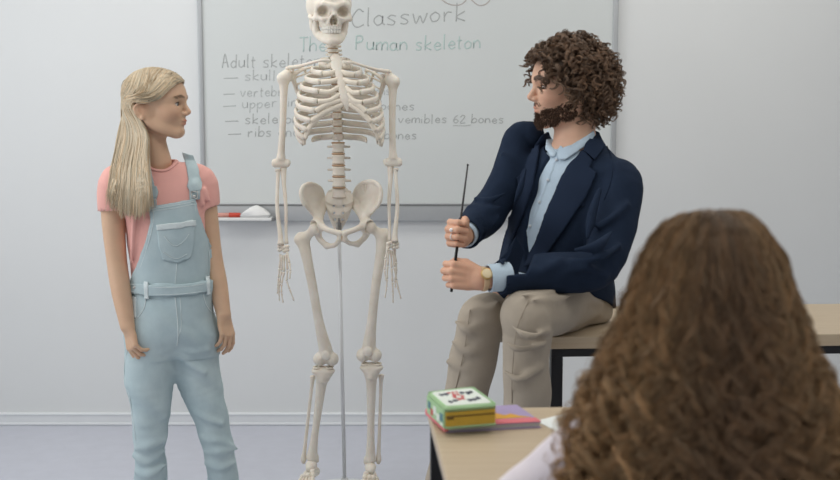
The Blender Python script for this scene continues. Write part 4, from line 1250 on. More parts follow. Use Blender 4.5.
def eyes(root_, K, R, sc, iris, look):
    m = sum(sc) / 3
    M_w = mat('eye_white', srgb(222, 216, 210), .15, .5); M_i = mat('iris_' + iris[1], iris[0], .15, .5); M_p = mat('pupil', srgb(12, 10, 10), .1, .5)
    lk = (R @ Vector(look)).normalized()
    for s in (1, -1):
        c = K(.0690, s * .032, -.003); r = .0135 * m
        e = mk('eye', uvsphere(c, r, 20, 14), M_w, root_)
        A = frame(lk, (0, 0, 1)).to_4x4()
        def cap(rad, lift):
            v, f = [], []
            for j in range(6):
                th = j / 5 * rad
                for i in range(16):
                    a = 2 * pi * i / 16
                    v.append(c + A.to_3x3() @ Vector((math.cos(th), math.sin(th) * math.cos(a), math.sin(th) * math.sin(a))) * (r + lift))
            for j in range(5):
                for i in range(16): f.append((j * 16 + i, j * 16 + (i + 1) % 16, j * 16 + 16 + (i + 1) % 16, j * 16 + 16 + i))
            return np.array([tuple(x) for x in v]), f
        lid = []
        for a in np.linspace(-.75, 1.05, 9):
            el = .40 - .28 * abs(a - .1) ** 1.6
            lid.append(c + R @ Vector((math.cos(a) * math.cos(el), s * math.sin(a) * math.cos(el), math.sin(el))) * (.0152 * m))
        mk('eyelashes', tube(lid, [.0006, .0011, .0013, .0013, .0013, .0013, .0014, .0013, .0006], 6), M_p, e)
        mk('iris', cap(.55, .0002), M_i, e); mk('pupil', cap(.22, .0005), M_p, e)
def lashes(root_, K, m, s_, col, name='eyebrow', r=.0011, n=90, thick=.005, seed=3, fld=None):
    """eyebrows as short hairs"""
    rg = np.random.default_rng(seed)
    for s in (1, -1):
        pa = []
        for i in range(n):
            t = rg.random(); j = rg.normal() * thick * .45 * (1 - .5 * t)
            b = np.array(catmull([(.089, s * .014, .0205), (.0855, s * .030, .0240), (.068, s * .048, .0170)], 21))[int(t * 20)]
            p0 = K(b[0] + .003, b[1], b[2] + j); p1 = K(b[0] + .002, b[1] + s * .006, b[2] + j + .003); p2 = K(b[0] - .002, b[1] + s * .011, b[2] + j + .002)
            pa.append([tuple(p0), tuple(p1), tuple(p2)])
        pa = np.array(pa)
        if fld is not None: pa = pushout(pa, fld, np.full((len(pa), 1), .0008), 8)
        v, f = strands(pa, np.array([r, r * .8, r * .3]))
        mk(name, (v, f), col, root_, cols=np.full((len(v), 3), 1.0))
def hand(fl, wrist, d, n, size=1.0, curl=None, thumb=None, side=1, splay=.05, k=.006, wr=None):
    """palm with four fingers and a thumb.  d: along the palm, n: where the palm faces, thumb on side*(d x n)"""
    d = Vector(d).normalized(); n = Vector(n); n = (n - d * n.dot(d)).normalized(); t = d.cross(n) * side
    q = lambda a, b, c: Vector(wrist) + (d * a + t * b + n * c) * size
    mcp = [(.082, .030, -.002), (.086, .010, -.004), (.082, -.010, -.003), (.074, -.028, 0)]
    for m_ in mcp: fl.chain([q(.0, m_[1] * .55, 0), q(m_[0] * .5, m_[1] * .85, .003), q(*m_)], [.0155 * size, .0135 * size, .0105 * size], k=k * 1.6)
    fl.ell(q(.045, .0, .006), (.035 * size,) * 3, k=k, mode='add') if False else None
    L_ = [(.040, .025, .021), (.044, .029, .022), (.041, .027, .021), (.032, .020, .019)]
    rr = [.0092, .0095, .0090, .0080]
    curl = curl or [(15, 22, 12)] * 4
    tips = []
    for i in range(4):
        p = q(*mcp[i]); ang = 0; base = d + t * (splay * (1.5 - i)); r = rr[i] * size
        pts = [p]; rad = [r * 1.08]
        for j in range(3):
            ang += math.radians(curl[i][j])
            dr = (base.normalized() * math.cos(ang) + n * math.sin(ang)).normalized()
            p = p + dr * L_[i][j] * size
            pts.append(p); rad.append(r * [.98, .90, .74][j])
        for j in range(3): fl.cone(pts[j], pts[j + 1], rad[j], rad[j + 1], k=.0025)
        tips.append((pts, dr))
    th = thumb or [(.012, .022, .006), (.040, .042, .016), (.066, .050, .022), (.088, .050, .028)]
    tp = [q(*x) for x in th]
    for j, (a, b) in enumerate(((.0155, .0125), (.0115, .0100), (.0100, .0078))): fl.cone(tp[j], tp[j + 1], a * size, b * size, k=k if j == 0 else .003)
    return tips
def pushout(paths, fld, margin, it=3):
    """move points that lie in a body outwards until they clear it by margin"""
    sh = paths.shape; p = paths.reshape(-1, 3).copy(); e = fld.h
    mg = np.broadcast_to(margin, sh[:2]).reshape(-1)
    hi = fld.lo + fld.h * (fld.n - 1)
    for _ in range(it):
        d = fld.sample(p)
        ins = ((p > fld.lo) & (p < hi)).all(1)
        bad = (d < mg) & ins
        if not bad.any(): break
        b = p[bad]
        g = np.stack([fld.sample(b + np.eye(3)[i] * e) - fld.sample(b - np.eye(3)[i] * e) for i in range(3)], 1)
        g /= np.maximum(1e-6, np.linalg.norm(g, axis=1))[:, None]
        p[bad] = b + g * (mg[bad] - d[bad])[:, None]
    return p.reshape(sh)
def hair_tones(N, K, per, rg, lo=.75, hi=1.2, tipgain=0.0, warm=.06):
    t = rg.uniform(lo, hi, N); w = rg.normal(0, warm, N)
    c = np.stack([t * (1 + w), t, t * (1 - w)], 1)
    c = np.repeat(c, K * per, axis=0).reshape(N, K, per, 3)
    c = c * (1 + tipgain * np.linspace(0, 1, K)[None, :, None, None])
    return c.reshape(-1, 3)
def hair_mat(name, col, rough=.42, spec=.45):
    return mat(name, col, rough, spec, tone=True)
# ================================================================== the girl in dungarees
GY = 3.75
def g_(px, py, dy=0.0): return P(px, py, GY + dy)
GM = 1 / (FPX / GY)                                # metres per pixel
M_skin_g = mat('skin_girl', srgb(210, 174, 145), .5, .35, var=.03, vscale=30, bump=.04, bscale=400, sss=.12, tone=True)
M_tee = mat('tshirt_pink', srgb(232, 174, 164), .85, .15, var=.03, vscale=20, bump=.25, bscale=700, fine=(16, .25), sheen=.2)
M_denim = mat('denim_light', srgb(192, 208, 211), .85, .15, var=.07, vscale=11, bump=.35, bscale=900, fine=(22, .35), col2=srgb(174, 193, 198))
M_denim2 = mat('denim_seam', srgb(212, 222, 223), .85, .15, var=.06, vscale=60)
M_btn = mat('button_metal', srgb(190, 188, 184), .35, .5, metal=.7)
M_hair_g = hair_mat('hair_blonde', srgb(203, 184, 155), .45, .4)
M_shoe = mat('shoe_white', srgb(225, 225, 225), .6, .3)
girl = root('person', 'girl with long blonde hair in pink t-shirt and pale denim dungarees, standing at the left', 'person', tuple(g_(175, 480))[:2] + (0,))
# ---- body
GO = g_(157, 102.5, 0.0)
GR = frame((1, -.10, -.03))
gsc = (.97, .92, .885)
GK = head_frame(GO, GR, gsc)
NB = g_(157, 163, .015)
fl = Field(g_(92, 400, 0) - V(0, .22, 0), g_(248, 62, 0) + V(0, .2, 0), .0027)
head(fl, GK, GR, gsc, NB, .044, ear_f=-.030, ear_u=-.031, nose=.9)
# torso inside the clothes, shoulders and arms
rings = [(g_(172, 330, .02), .115, .085, .22), (g_(171, 285, .02), .105, .078, .22), (g_(166, 225, .015), .112, .080, .22), (g_(162, 190, .015), .118, .072, .22), (g_(159, 172, .015), .085, .052, .22)]
fl.loft(rings, k=.02)
RA = [g_(114, 182, -.030), g_(113, 215, -.030), g_(116.5, 258, -.035), g_(121, 290, -.055), g_(127.5, 326, -.085)]
LA = [g_(203, 182, .060), g_(206.5, 215, .060), g_(212, 254, .050), g_(218, 285, .035), g_(223.5, 314, .010)]
ar = [.040, .0375, .0325, .0315, .0235]
fl.chain(RA, ar, n=14, k=.02); fl.chain(LA, ar, n=14, k=.02)
# hands hang relaxed, palms towards the thighs
hd = g_(133.5, 350, -.095) - RA[-1]
rt = hand(fl, RA[-1] + hd.normalized() * .004, hd, (.75, .62, -.1), .80, [(22, 30, 18), (28, 36, 22), (32, 40, 24), (34, 40, 24)],
     thumb=[(.012, .020, .010), (.040, .036, .022), (.064, .040, .032), (.084, .034, .040)], side=-1)
hd = g_(228.5, 343, .0) - LA[-1]
lt = hand(fl, LA[-1] + hd.normalized() * .004, hd, (-.80, .55, 0), .80, [(16, 24, 14), (20, 28, 16), (24, 30, 18), (26, 32, 18)],
     thumb=[(.012, .020, .008), (.042, .034, .016), (.066, .036, .022), (.086, .032, .028)], side=1)
v, f = fl.mesh(1)
GB = fl; 
mk('body', (v, f), M_skin_g, girl, cols=tones(v, GK, GR, gsc))
eyes(girl, GK, GR, gsc, (srgb(110, 120, 120), 'grey'), (1, .02, -.02))
lashes(girl, GK, .9, 1, hair_mat('brow_blonde', srgb(165, 136, 110)), n=55, r=.0006, thick=.0040, fld=fl)
# ---- t-shirt
ft = Field(g_(90, 300, 0) - V(0, .2, 0), g_(232, 145, 0) + V(0, .2, 0), .0032)
rings = [(g_(171, 296, .02), .122, .090, .22), (g_(169, 262, .02), .124, .090, .22), (g_(166, 226, .015), .130, .092, .22), (g_(162, 196, .015), .134, .086, .22), (g_(160, 180, .015), .128, .074, .22), (g_(158.5, 167, .015), .090, .058, .22), (g_(158, 160, .015), .055, .048, .22)]
ft.loft(rings, k=.0, e=2.2, cap=.015)
def sleeve(A, s, end, n):
    sh = g_(*s)
    pts = [sh, A[0] + V(0, 0, -.004), A[1] + V(0, 0, -.004), A[1] * .5 + A[2] * .5]
    ft.chain(pts, [.043, .0475, .0480, .0500], n=12, k=.022, cuts=[(g_(*end), n)])
sleeve(RA, (128, 176, -.02), (116, 210.5, -.03), (.05, .0, -1)); sleeve(LA, (190, 175, .05), (208, 206.5, .06), (.18, 0, -1))
# hollow sleeve mouths
ft.cone(RA[1] * .55 + RA[2] * .45, RA[1] + V(0, 0, .01), .046, .0445, mode='sub', k=.002); ft.cone(LA[1] * .55 + LA[2] * .45, LA[1] + V(0, 0, .01), .046, .0445, mode='sub', k=.002)
# neck hole
ft.chain([NB + V(.020, -.040, .022), NB + V(.004, 0, .034), NB + V(-.03, .05, .055)], [.050, .058, .06], mode='sub', k=.006)
for (a, b, r, q) in (((118, 186, -.09), (128, 206, -.08), .006, .02), ((196, 184, -.02), (203, 204, -.01), .006, .02), ((134, 216, -.09), (131, 262, -.06), .007, .02), ((204, 190, 0), (209, 200, .0), .005, .02)):
    ft.cone(g_(*a), g_(*b), r, r * .5, k=.018)
ft.wobble(.0016, .05, .05, .08, 3)
mk('t_shirt', ft.mesh(2), M_tee, girl)
# collar rib
ring = []
for a in np.linspace(0, 2 * pi, 40, endpoint=False):
    c = NB + V(.008, -.010, .022); u = V(math.cos(a), math.sin(a), 0)
    ring.append(c + V(u.x * .062, u.y * .060, .020 * u.y - .014 * u.x))
rp = pushout(np.array([[tuple(p) for p in ring]]), ft, .001, 4)[0]
# pull the ring onto the cloth's edge from outside as well
for _ in range(6):
    d = ft.sample(rp); e = ft.h
    g = np.stack([ft.sample(rp + np.eye(3)[i] * e) - ft.sample(rp - np.eye(3)[i] * e) for i in range(3)], 1)
    g /= np.maximum(1e-6, np.linalg.norm(g, axis=1))[:, None]
    rp = rp - g * np.clip(d - .001, -.01, .01)[:, None] * .8
rp = (np.roll(rp, 1, 0) + rp * 2 + np.roll(rp, -1, 0)) / 4
cr = [tuple(x) for x in rp] + [tuple(rp[0])]
mk('collar_rib', tube(cr, .0062, 10, up=(.3, -.3, 1), flat=.6), M_tee, girl)
for A, s in ((RA, (116, 209.5)), (LA, (208, 205.5))): pass
# ---- dungarees: hips and legs
fd = Field(V(g_(110, 300).x, GY - .23, 0.03), V(g_(250, 300).x, GY + .23, g_(170, 274).z), .0036)
rings = [(g_(172, 279, .02), .132, .100, .22), (g_(172.5, 293, .02), .132, .100, .22), (g_(173, 312, .02), .139, .106, .22), (g_(174, 334, .022), .143, .104, .22), (g_(175, 350, .025), .118, .078, .22)]
fd.loft(rings, e=2.3, cap=.01)
RL = [(151, 338, -.005, .083), (148.5, 374, -.01, .080), (150.5, 406, -.015, .066), (150, 438, -.01, .0535), (150, 458, .0, .0500), (151, 478, .01, .0545), (151.5, 500, .015, .052)]
LL = [(195, 338, .045, .078), (198.5, 374, .045, .073), (206, 402, .042, .0605), (214, 433, .04, .0525), (219.5, 452, .045, .0525), (222, 476, .05, .053), (223, 496, .055, .051)]
for ch in (RL, LL):
    fd.chain([g_(*c[:3]) for c in ch], [c[3] for c in ch], n=26, k=.045)
# folds: ridges across the knees, at the crotch and hips
def folds(fld, lst, gfn, k=.022, sink=.004):
    for (a, m, b, r) in lst:
        q = [V(*gfn(*p)) + V(0, sink, 0) for p in (a, m, b)]
        fld.chain(q, [r * .3, r * 1.25, r * .3], n=9, k=k)
folds(fd, [((136, 448, -.048), (150, 446, -.064), (164, 440, -.040), .006), ((134, 456, -.040), (148, 462, -.052), (166, 450, -.035), .007), ((136, 472, -.035), (150, 474, -.05), (167, 464, -.03), .007),
           ((203, 437, .0), (216, 441, -.012), (234, 446, .018), .006), ((205, 452, .002), (220, 452, -.008), (238, 449, .03), .008), ((206, 464, .010), (222, 468, -.005), (237, 462, .025), .008),
           ((177, 346, -.055), (192, 352, -.050), (207, 350, -.03), .005), ((176, 344, -.06), (160, 352, -.072), (146, 352, -.075), .005), ((178, 352, -.045), (190, 364, -.038), (204, 372, -.03), .004),
           ((196, 412, -.012), (208, 420, -.022), (222, 424, -.01), .004), ((138, 420, -.06), (150, 424, -.068), (163, 418, -.05), .004)], g_)
fd.wobble(.0032, .05, .05, .030, 8)
# leg openings
fd.cut(g_(151, 505, 0), (0, 0, -1), hi=[g_(187, 400).x, GY + .23, .2]); fd.cut(g_(223, 501, 0), (0, 0, -1), lo=[g_(187, 400).x, GY - .23, 0], hi=[9, 9, .2])
dv = fd.mesh(2)
dung = mk('dungarees', dv, M_denim, girl)
bib = patch([(150, 206.5), (172, 203), (195, 198.5), (198, 212), (203.5, 228), (211, 246), (213, 262), (212, 284), (172, 287), (130, 284), (137, 267), (146, 242), (151, 222)], ft, GY - .22, GY + .12, .006, .0035, smooth=6)
mk('bib', bib, M_denim, dung)
class Two:                      # the two cloth layers as one surface
    def __init__(s, *f): s.f = f; s.h = min(x.h for x in f)
    def hit(s, o, d, a, b):
        r = np.stack([x.hit(o, d, a, b) for x in s.f]); r[np.isnan(r)] = 99
        r = r.min(0); r[r > 90] = np.nan
        return r
GS = Two(ft, fd)
mk('waistband', patch([(128.5, 282), (150, 285), (172, 285.5), (195, 283.5), (212, 280), (212, 290.5), (195, 294), (172, 296), (150, 295.5), (128.5, 292.5)], GS, GY - .22, GY + .12, .0055, .003, smooth=8), M_denim, dung)
mk('bib_pocket', patch([(157.5, 226), (176, 224), (194.5, 221), (193.5, 245), (190.5, 257), (177.5, 262.5), (163.5, 259), (159.5, 246)], ft, GY - .22, GY + .12, .0105, .003, smooth=6), M_denim, dung)
mk('pocket_flap', patch([(157, 224.5), (176, 222.5), (195, 219.5), (195, 225), (176, 228.5), (157.5, 230)], ft, GY - .22, GY + .12, .013, .0025, smooth=6), M_denim2, dung)
def stitch(pl, fld, lift, r=.0011, m=None): return mk('stitched_seam', seam(pl, fld, GY - .22, GY + .15, lift, r), m or M_denim2, dung)
stitch([(151, 209), (172, 206), (194, 201.5)], ft, .0105); stitch([(150.5, 211.5), (172, 208.5), (195, 204)], ft, .0105)
stitch([(153.5, 212), (153, 224), (148.5, 243), (140, 268), (133, 282)], ft, .0105); stitch([(195, 204), (196, 214), (201, 229), (208, 247), (210, 263), (209, 280)], ft, .0105)
stitch([(164, 236), (170, 243), (176, 246), (184, 241), (189, 234)], ft, .0145); stitch([(163, 252), (171, 257), (178, 258.5), (187, 254)], ft, .0145); stitch([(177, 263), (176, 274), (175, 284)], ft, .0105)
stitch([(129.5, 284), (150, 287), (172, 287.5), (195, 285.5), (211, 282)], GS, .0090); stitch([(129.5, 291), (150, 294), (172, 294.5), (195, 292.5), (211, 289)], GS, .0090)
stitch([(175, 297), (177, 315), (178, 335), (177, 346)], fd, .0015, .0016); stitch([(180, 297), (181, 315), (181, 328), (178, 337)], fd, .0012)
stitch([(146, 297), (144, 308), (138, 317), (130, 322)], fd, .0015, .0014); stitch([(203, 294), (206, 304), (211, 311), (217, 314)], fd, .0015, .0014)
stitch([(130, 300), (131, 320), (128, 345), (124, 372), (130, 400), (136, 440)], fd, .0012, .0014)
# belt loops, side buttons, strap with its clasp
mk('belt_loop', patch([(145, 282), (149, 282.5), (149.5, 299), (145.5, 298.5)], GS, GY - .22, GY + .12, .0085, .002, smooth=3), M_denim2, dung)
mk('belt_loop', patch([(205, 279), (208.5, 278), (209.5, 294), (206, 295)], GS, GY - .22, GY + .12, .0085, .002, smooth=3), M_denim2, dung)
for px, py in ((134.5, 287.5), (133, 302), (133.5, 312)):
    h = GS.hit(CAM, [tuple(ray(px, py) / ray(px, py).y)], GY - .22, GY + .12)[0]
    c = CAM + ray(px, py) / ray(px, py).y * (h - (.015 if py < 295 else .003))
    mk('side_button', uvsphere(c, (.0052, .003, .0052), 14, 8), M_btn, dung)
mk('side_placket', patch([(129.5, 296), (137, 297), (136.5, 318), (129, 316)], fd, GY - .22, GY + .12, .001, .003, smooth=3), M_denim2, dung)
mk('shoulder_strap', patch([(182.5, 152.5), (193, 155.5), (198.5, 168), (200.5, 182), (200, 199), (189.5, 201), (189, 184), (186.5, 168)], ft, GY - .22, GY + .16, .003, .0035, smooth=5), M_denim, dung)
mk('shoulder_strap', patch([(139, 163), (149, 161), (152, 175), (156, 192), (157, 208), (149, 209), (146, 192), (142, 176)], ft, GY - .22, GY + .16, .003, .0035, smooth=5), M_denim, dung)
mk('strap_ruffle', patch([(188.5, 180), (200.5, 177.5), (202, 184), (201, 190), (190, 192.5), (187.5, 187)], ft, GY - .22, GY + .16, .0050, .003, smooth=6), M_denim, dung)
mk('strap_ruffle', patch([(145.5, 187), (156.5, 186), (158.5, 192), (157, 198), (147.5, 199), (145, 193)], ft, GY - .22, GY + .16, .0050, .003, smooth=6), M_denim, dung)
for px, py in ((194.5, 195.5), (152.5, 203.5)):
    h = ft.hit(CAM, [tuple(ray(px, py) / ray(px, py).y)], GY - .22, GY + .16)[0]
    c = CAM + ray(px, py) / ray(px, py).y * (h - .012)
    mk('strap_clasp', tube([c + V(-.011, 0, .012), c + V(.011, 0, .012), c + V(.009, -.001, -.010), c + V(-.009, -.001, -.010), c + V(-.011, 0, .012)], .0020, 8), M_btn, dung)
    mk('strap_button', uvsphere(c + V(0, -.002, -.004), (.0065, .0035, .0065), 14, 8), M_btn, dung)
# ---- shoes, down on the floor
for ch, tx in ((RL, .10), (LL, .35)):
    a = g_(*ch[-1][:3]); u = V(tx, -1, 0).normalized(); c = V(a.x, a.y, 0)
    fs_ = Field(c - V(.16, .24, .005), c + V(.16, .14, .13), .0045)
    fs_.chain([c - u * .035 + V(0, 0, .045), c + u * .05 + V(0, 0, .045), c + u * .13 + V(0, 0, .034)], [.038, .040, .034], k=.01)
    fs_.chain([c - u * .01 + V(0, 0, .06), c + V(0, 0, .12)], .036, k=.02)
    fs_.cut((0, 0, .002), (0, 0, -1))
    mk('shoe', fs_.mesh(1), M_shoe, girl)
# ---- hair: straight, parted on top, tucked behind the near ear, over the shoulder
rg = np.random.default_rng(5)
def girl_strands(N):
    out = []; mg = []
    for i in range(N):
        s = rg.random() ** .9; far = rg.random() < .30
        sd = -1 if not far else 1                                     # near side is her right: local left = -1
        # root on the parting
        part = np.array(catmull([(.083, .004, .078), (.06, .006, .103), (.0, .006, .119), (-.05, .0, .108), (-.085, 0, .082)], 41))[int(s * 40)]
        part = part + rg.normal(0, .0025, 3)
        phi = math.radians(np.interp(s, [0, .62, 1], [15, 42, 102]) + rg.normal(0, 5))
        phi = max(math.radians(12), phi)
        lay = rg.random()
        y1 = 104 + rg.normal(0, 3)
        ex = lambda a, b: a + (b - a) * lay
        w1 = Vector((-.040 - .076 * math.sin(phi), sd * .080 * math.cos(phi), -.002 + rg.normal(0, .006)))   # behind the ear
        if s < .62:
            # front hair: sweeps down over the temple, then back over the ear's top
            sag = (1 - s / .62)
            mids = [Vector((.060 - .050 * (1 - sag), sd * (.056 + .010 * (1 - sag)), .060 + .012 * (1 - sag))), Vector((.026 - .045 * (1 - sag), sd * .080, .024 + .014 * (1 - sag) - .006 * sag)), Vector((-.024 - .02 * (1 - sag), sd * .088, .007 + .013 * (1 - sag)))]
            if sag < .3: mids = mids[1:]
        else:
            w = (s - .62) / .38; mids = [Vector((-.05 - .05 * math.sin(phi), sd * .07 * math.cos(phi), .070)), Vector((-.025 - .085 * math.sin(phi), sd * .084 * math.cos(phi), .030))]
            fm_ = [Vector((-.008, sd * .068, .072)), Vector((-.032, sd * .084, .030))]
            mids = [a * (1 - w) + b * w for a, b in zip(fm_, mids)]
        jm = rg.normal(0, .0045, 3); mids = [m_ + Vector(jm) for m_ in mids]
        pts = [GK(*part)] + [GK(*m_) for m_ in mids] + [GK(*w1)]
        t = (phi - math.radians(12)) / math.radians(95)
        t = min(1.15, max(0, t))
        jit = rg.normal(0, 1.6)
        bx = np.interp(t, [0, .30, .6, 1.0, 1.15], [151, 138, 124, 108, 104]) + jit
        mx_ = np.interp(t, [0, .30, .6, 1.0, 1.15], [146.5, 138, 127, 114, 112]) + jit * .7
        ey = np.interp(t, [0, .3, .6, 1.0], [203, 211, 211, 200]) + rg.normal(0, 4)
        if not far:
            dy1, dy2 = np.interp(t, [0, .5, 1], [-.070, -.055, .0]), np.interp(t, [0, .3, .6, 1], [-.115, -.115, -.10, -.085])
        else:
            dy1, dy2 = np.interp(t, [0, .5, 1], [.07, .085, .05]), .125
            bx = np.interp(t, [0, .5, 1.0], [140, 128, 112]) + jit; mx_ = bx + 8
        pts += [g_(mx_ * .4 + np.interp(t, [0, 1.15], [147, 119]) * .6, 132, dy1), g_(mx_, 160, dy1 * .5 + dy2 * .5), g_((mx_ + bx) / 2, 182, dy2), g_(bx, ey, dy2 + .004)]
        q = catmull([list(p) for p in pts], 30)
        wv = rg.uniform(0, 6.28)
        tt = np.linspace(0, 1, 30)
        q[:, 0] += .0035 * tt * np.sin(tt * 9 + wv); q[:, 1] += .003 * tt * np.cos(tt * 8 + wv)
        out.append(q); mg.append(.0035 + .008 * lay)
    return np.array(out), np.array(mg)[:, None]
pa, mg = girl_strands(3200)
class Multi:
    def __init__(s, *f): s.f = f; s.h = .004; s.lo = np.min([x.lo for x in f], 0); s.n = 10; s.hi = np.max([x.lo + x.h * (x.n - 1) for x in f], 0)
    def sample(s, p):
        r = np.full(p.shape[:-1], .25)
        for x in s.f:
            ins = ((p > x.lo) & (p < x.lo + x.h * (x.n - 1))).all(-1)
            r = np.minimum(r, np.where(ins, x.sample(p), .25))
        return r
GH = Multi(fl, ft); GH.n = (GH.hi - GH.lo) / GH.h + 1
pa = pushout(pa, GH, mg, 4)
pa[:, 1:-1] = (pa[:, :-2] + 2 * pa[:, 1:-1] + pa[:, 2:]) / 4
rad = .00125 * np.array([.8] + [1] * 22 + [.95, .9, .85, .75, .6, .45, .25])
sv, sf = strands(pa, rad)
mk('hair', (sv, sf), M_hair_g, girl, cols=hair_tones(len(pa), 30, 3, rg, .72, 1.2))
# scalp under the hair
fc = Field(np.array(GO) - .14, np.array(GO) + .15, .0035)
fc.ell(GK(-.012, 0, .030), (.0985 * gsc[0], .0795 * gsc[1], .0885 * gsc[2]), GR)
fc.cut(GK(.072, 0, .070), GR @ V(.85, 0, -.55)); fc.cut(GK(-.030, 0, -.035), (0, 0, -1))
fc.cut(GK(-.03, 0, .012), GR @ V(.75, 0, -1))
cv, cf = fc.mesh(1)
mk('hair_base', (cv, cf), M_hair_g, girl, cols=np.full((len(cv), 3), .85))
# ================================================================== the man sitting on the far desk
MY = 3.45
def m_(px, py, dy=0.0): return P(px, py, MY + dy)
M_skin_m = mat('skin_man', srgb(216, 174, 148), .5, .35, var=.04, vscale=30, bump=.06, bscale=350, sss=.12, tone=True)
M_navy = mat('jacket_navy', srgb(35, 47, 66), .85, .12, var=.06, vscale=20, bump=.35, bscale=800, fine=(14, .5), col2=srgb(30, 41, 59), sheen=.0)
M_navy2 = mat('lapel_navy', srgb(34, 45, 64), .85, .12, bump=.3, bscale=800)
M_shirt = mat('shirt_blue', srgb(190, 208, 222), .8, .15, var=.04, vscale=200, bump=.2, bscale=900, fine=(18, .5))
M_chino = mat('chino_beige', srgb(174, 163, 148), .85, .12, var=.04, vscale=16, bump=.3, bscale=900, fine=(16, .5))
M_chino2 = mat('chino_seam', srgb(160, 149, 134), .85, .12)
M_hair_m = hair_mat('hair_brown', srgb(104, 83, 66), .45, .4)
M_beard = hair_mat('beard_brown', srgb(86, 64, 50), .5, .35)
M_leather = mat('shoe_leather', srgb(70, 48, 34), .4, .4)
M_gold = mat('watch_gold', srgb(206, 172, 112), .3, .5, metal=.6); M_strap = mat('watch_strap', srgb(206, 176, 140), .6, .3); M_dial = mat('watch_dial', srgb(226, 208, 168), .3, .5)
M_silver = mat('ring_silver', srgb(240, 240, 240), .2, .6, metal=.5)
man = root('person', 'bearded man with brown curls in navy jacket and beige trousers, seated on a desk', 'person', tuple(m_(582, 300, .0))[:2] + (DZ,))
# ---- head and neck
MO = m_(565.5, 84.5, .04)
MR = frame((-1, -.16, -.06), (.05, 0, 1))
msc = (1.0, .98, 1.0)
MK = head_frame(MO, MR, msc)
MNB = m_(574, 152, .040)
fh = Field(m_(518, 175, 0) - V(0, .13, 0), m_(650, 40, 0) + V(0, .22, .0), .0026)
head(fh, MK, MR, msc, MNB, .063, ear_f=-.022, ear_u=-.022, brow=1.15, jaw=1.08, nose=1.1)
fh.loft([(m_(575, 176, .04), .10, .055, -.5), (m_(575, 162, .045), .085, .05, -.5), (m_(575, 150, .045), .065, .06, -.5)], k=.03)
hv = fh.mesh(1); hc = tones(hv[0], MK, MR, msc, lip=(.86, .60, .58))
# ---- hands round the pointer
Cu, Cl = m_(458.8, 234, -.255), m_(453.4, 275.5, -.275)
sd_ = (Cu - Cl).normalized()
du, nu = V(-.50, -.84, .10), V(.84, -.50, 0)
dl, nl = V(-1, -.10, .06), V(-.08, 1, 0)
def ortho(d, n):
    """palm and finger directions square to the stick"""
    d = (d - sd_ * d.dot(sd_)).normalized(); n = n - sd_ * n.dot(sd_); n = (n - d * n.dot(d)).normalized(); return d, n
du, nu = ortho(du, nu); dl, nl = ortho(dl, nl)
HS = .98
Wu = Cu - du * .076 * HS - nu * .026 * HS; Wl = Cl - dl * .076 * HS - nl * .026 * HS
fist = [(62, 88, 62), (66, 90, 62), (68, 90, 60), (68, 88, 58)]
thu = [(.014, .022, .008), (.046, .040, .024), (.074, .042, .038), (.092, .030, .048)]
fu = Field(np.array(Cu) - .12, np.array(Cu) + .12, .0021)
tu = hand(fu, Wu, du, nu, HS, fist, thu, side=1, splay=.0, k=.005)
fl_ = Field(np.array(Cl) - .13, np.array(Cl) + .13, .0021)
tl_ = hand(fl_, Wl, dl, nl, HS, fist, thu, side=-1, splay=.0, k=.005)
EU, EL = m_(487, 214, .03), m_(596, 268, -.19)
ROOT_U = m_(519, 141, .13); ROOT_L = m_(621, 184, -.06)
fu.chain([EU, EU * .35 + Wu * .65, Wu], [.040, .034, .0265], k=.012, n=8); fl_.chain([EL * .3 + Wl * .7, EL * .1 + Wl * .9, Wl], [.034, .030, .0265], k=.012, n=6)
# a hand closes on the stick: keep its bore free
for q in (fu, fl_): q.cone(Cl - sd_ * .2, Cu + sd_ * .2, .0042, .0042, mode='sub')
# ---- the rest of the body inside the clothes
fb = Field(m_(420, 560, 0) - V(0, .6, 0), m_(660, 120, 0) + V(0, .45, 0), .009)
TR = [(m_(566, 314, .13), .13, .095, -.95), (m_(564, 290, .11), .130, .095, -.95), (m_(562, 258, .07), .130, .095, -.85), (m_(567, 220, .045), .125, .085, -.70), (m_(573, 185, .035), .120, .072, -.55), (m_(575, 162, .04), .10, .055, -.5)]
fb.loft(TR, k=.02)
LH, LKN, LAN = m_(574, 299, .08), m_(527, 316, -.30), m_(526, 452, -.29)
RH_, RKN, RAN = m_(552, 299, .20), m_(482, 321, -.14), m_(443, 498, -.12)
fb.chain([LH, LH * .5 + LKN * .5, LKN, LKN * .5 + LAN * .5, LAN], [.08, .07, .052, .05, .036], n=14, k=.02)
fb.chain([RH_, RH_ * .5 + RKN * .5, RKN, RKN * .5 + RAN * .5, RAN], [.08, .07, .052, .05, .036], n=14, k=.02)
fb.chain([ROOT_U, ROOT_U * .5 + EU * .5, EU, EU * .5 + Wu * .5], [.042, .040, .036, .034], n=8); fb.chain([ROOT_L, ROOT_L * .5 + EL * .5, EL, EL * .5 + Wl * .5], [.042, .040, .036, .034], n=8)
fb.cut((0, 0, DZ + .008), (0, 0, -1), lo=[m_(551, 340, 0).x, FD_F0.y - .1, .4], hi=[9, 9, .78])
bv = fb.mesh(1); uv_ = fu.mesh(1); lv_ = fl_.mesh(1)
vv, ff = merge_np(hv, uv_, lv_, bv)
hcol = np.tile(np.array([1.0, .93, .90]), (len(uv_[0]) + len(lv_[0]), 1))
mk('body', (vv, ff), M_skin_m, man, cols=np.concatenate([hc, hcol, np.ones((len(bv[0]), 3))]))
eyes(man, MK, MR, msc, (srgb(80, 60, 45), 'brown'), (1, -.05, -.04))
lashes(man, MK, 1, 1, hair_mat('brow_brown', srgb(92, 70, 56)), n=110, r=.0008, thick=.0055, fld=fh)
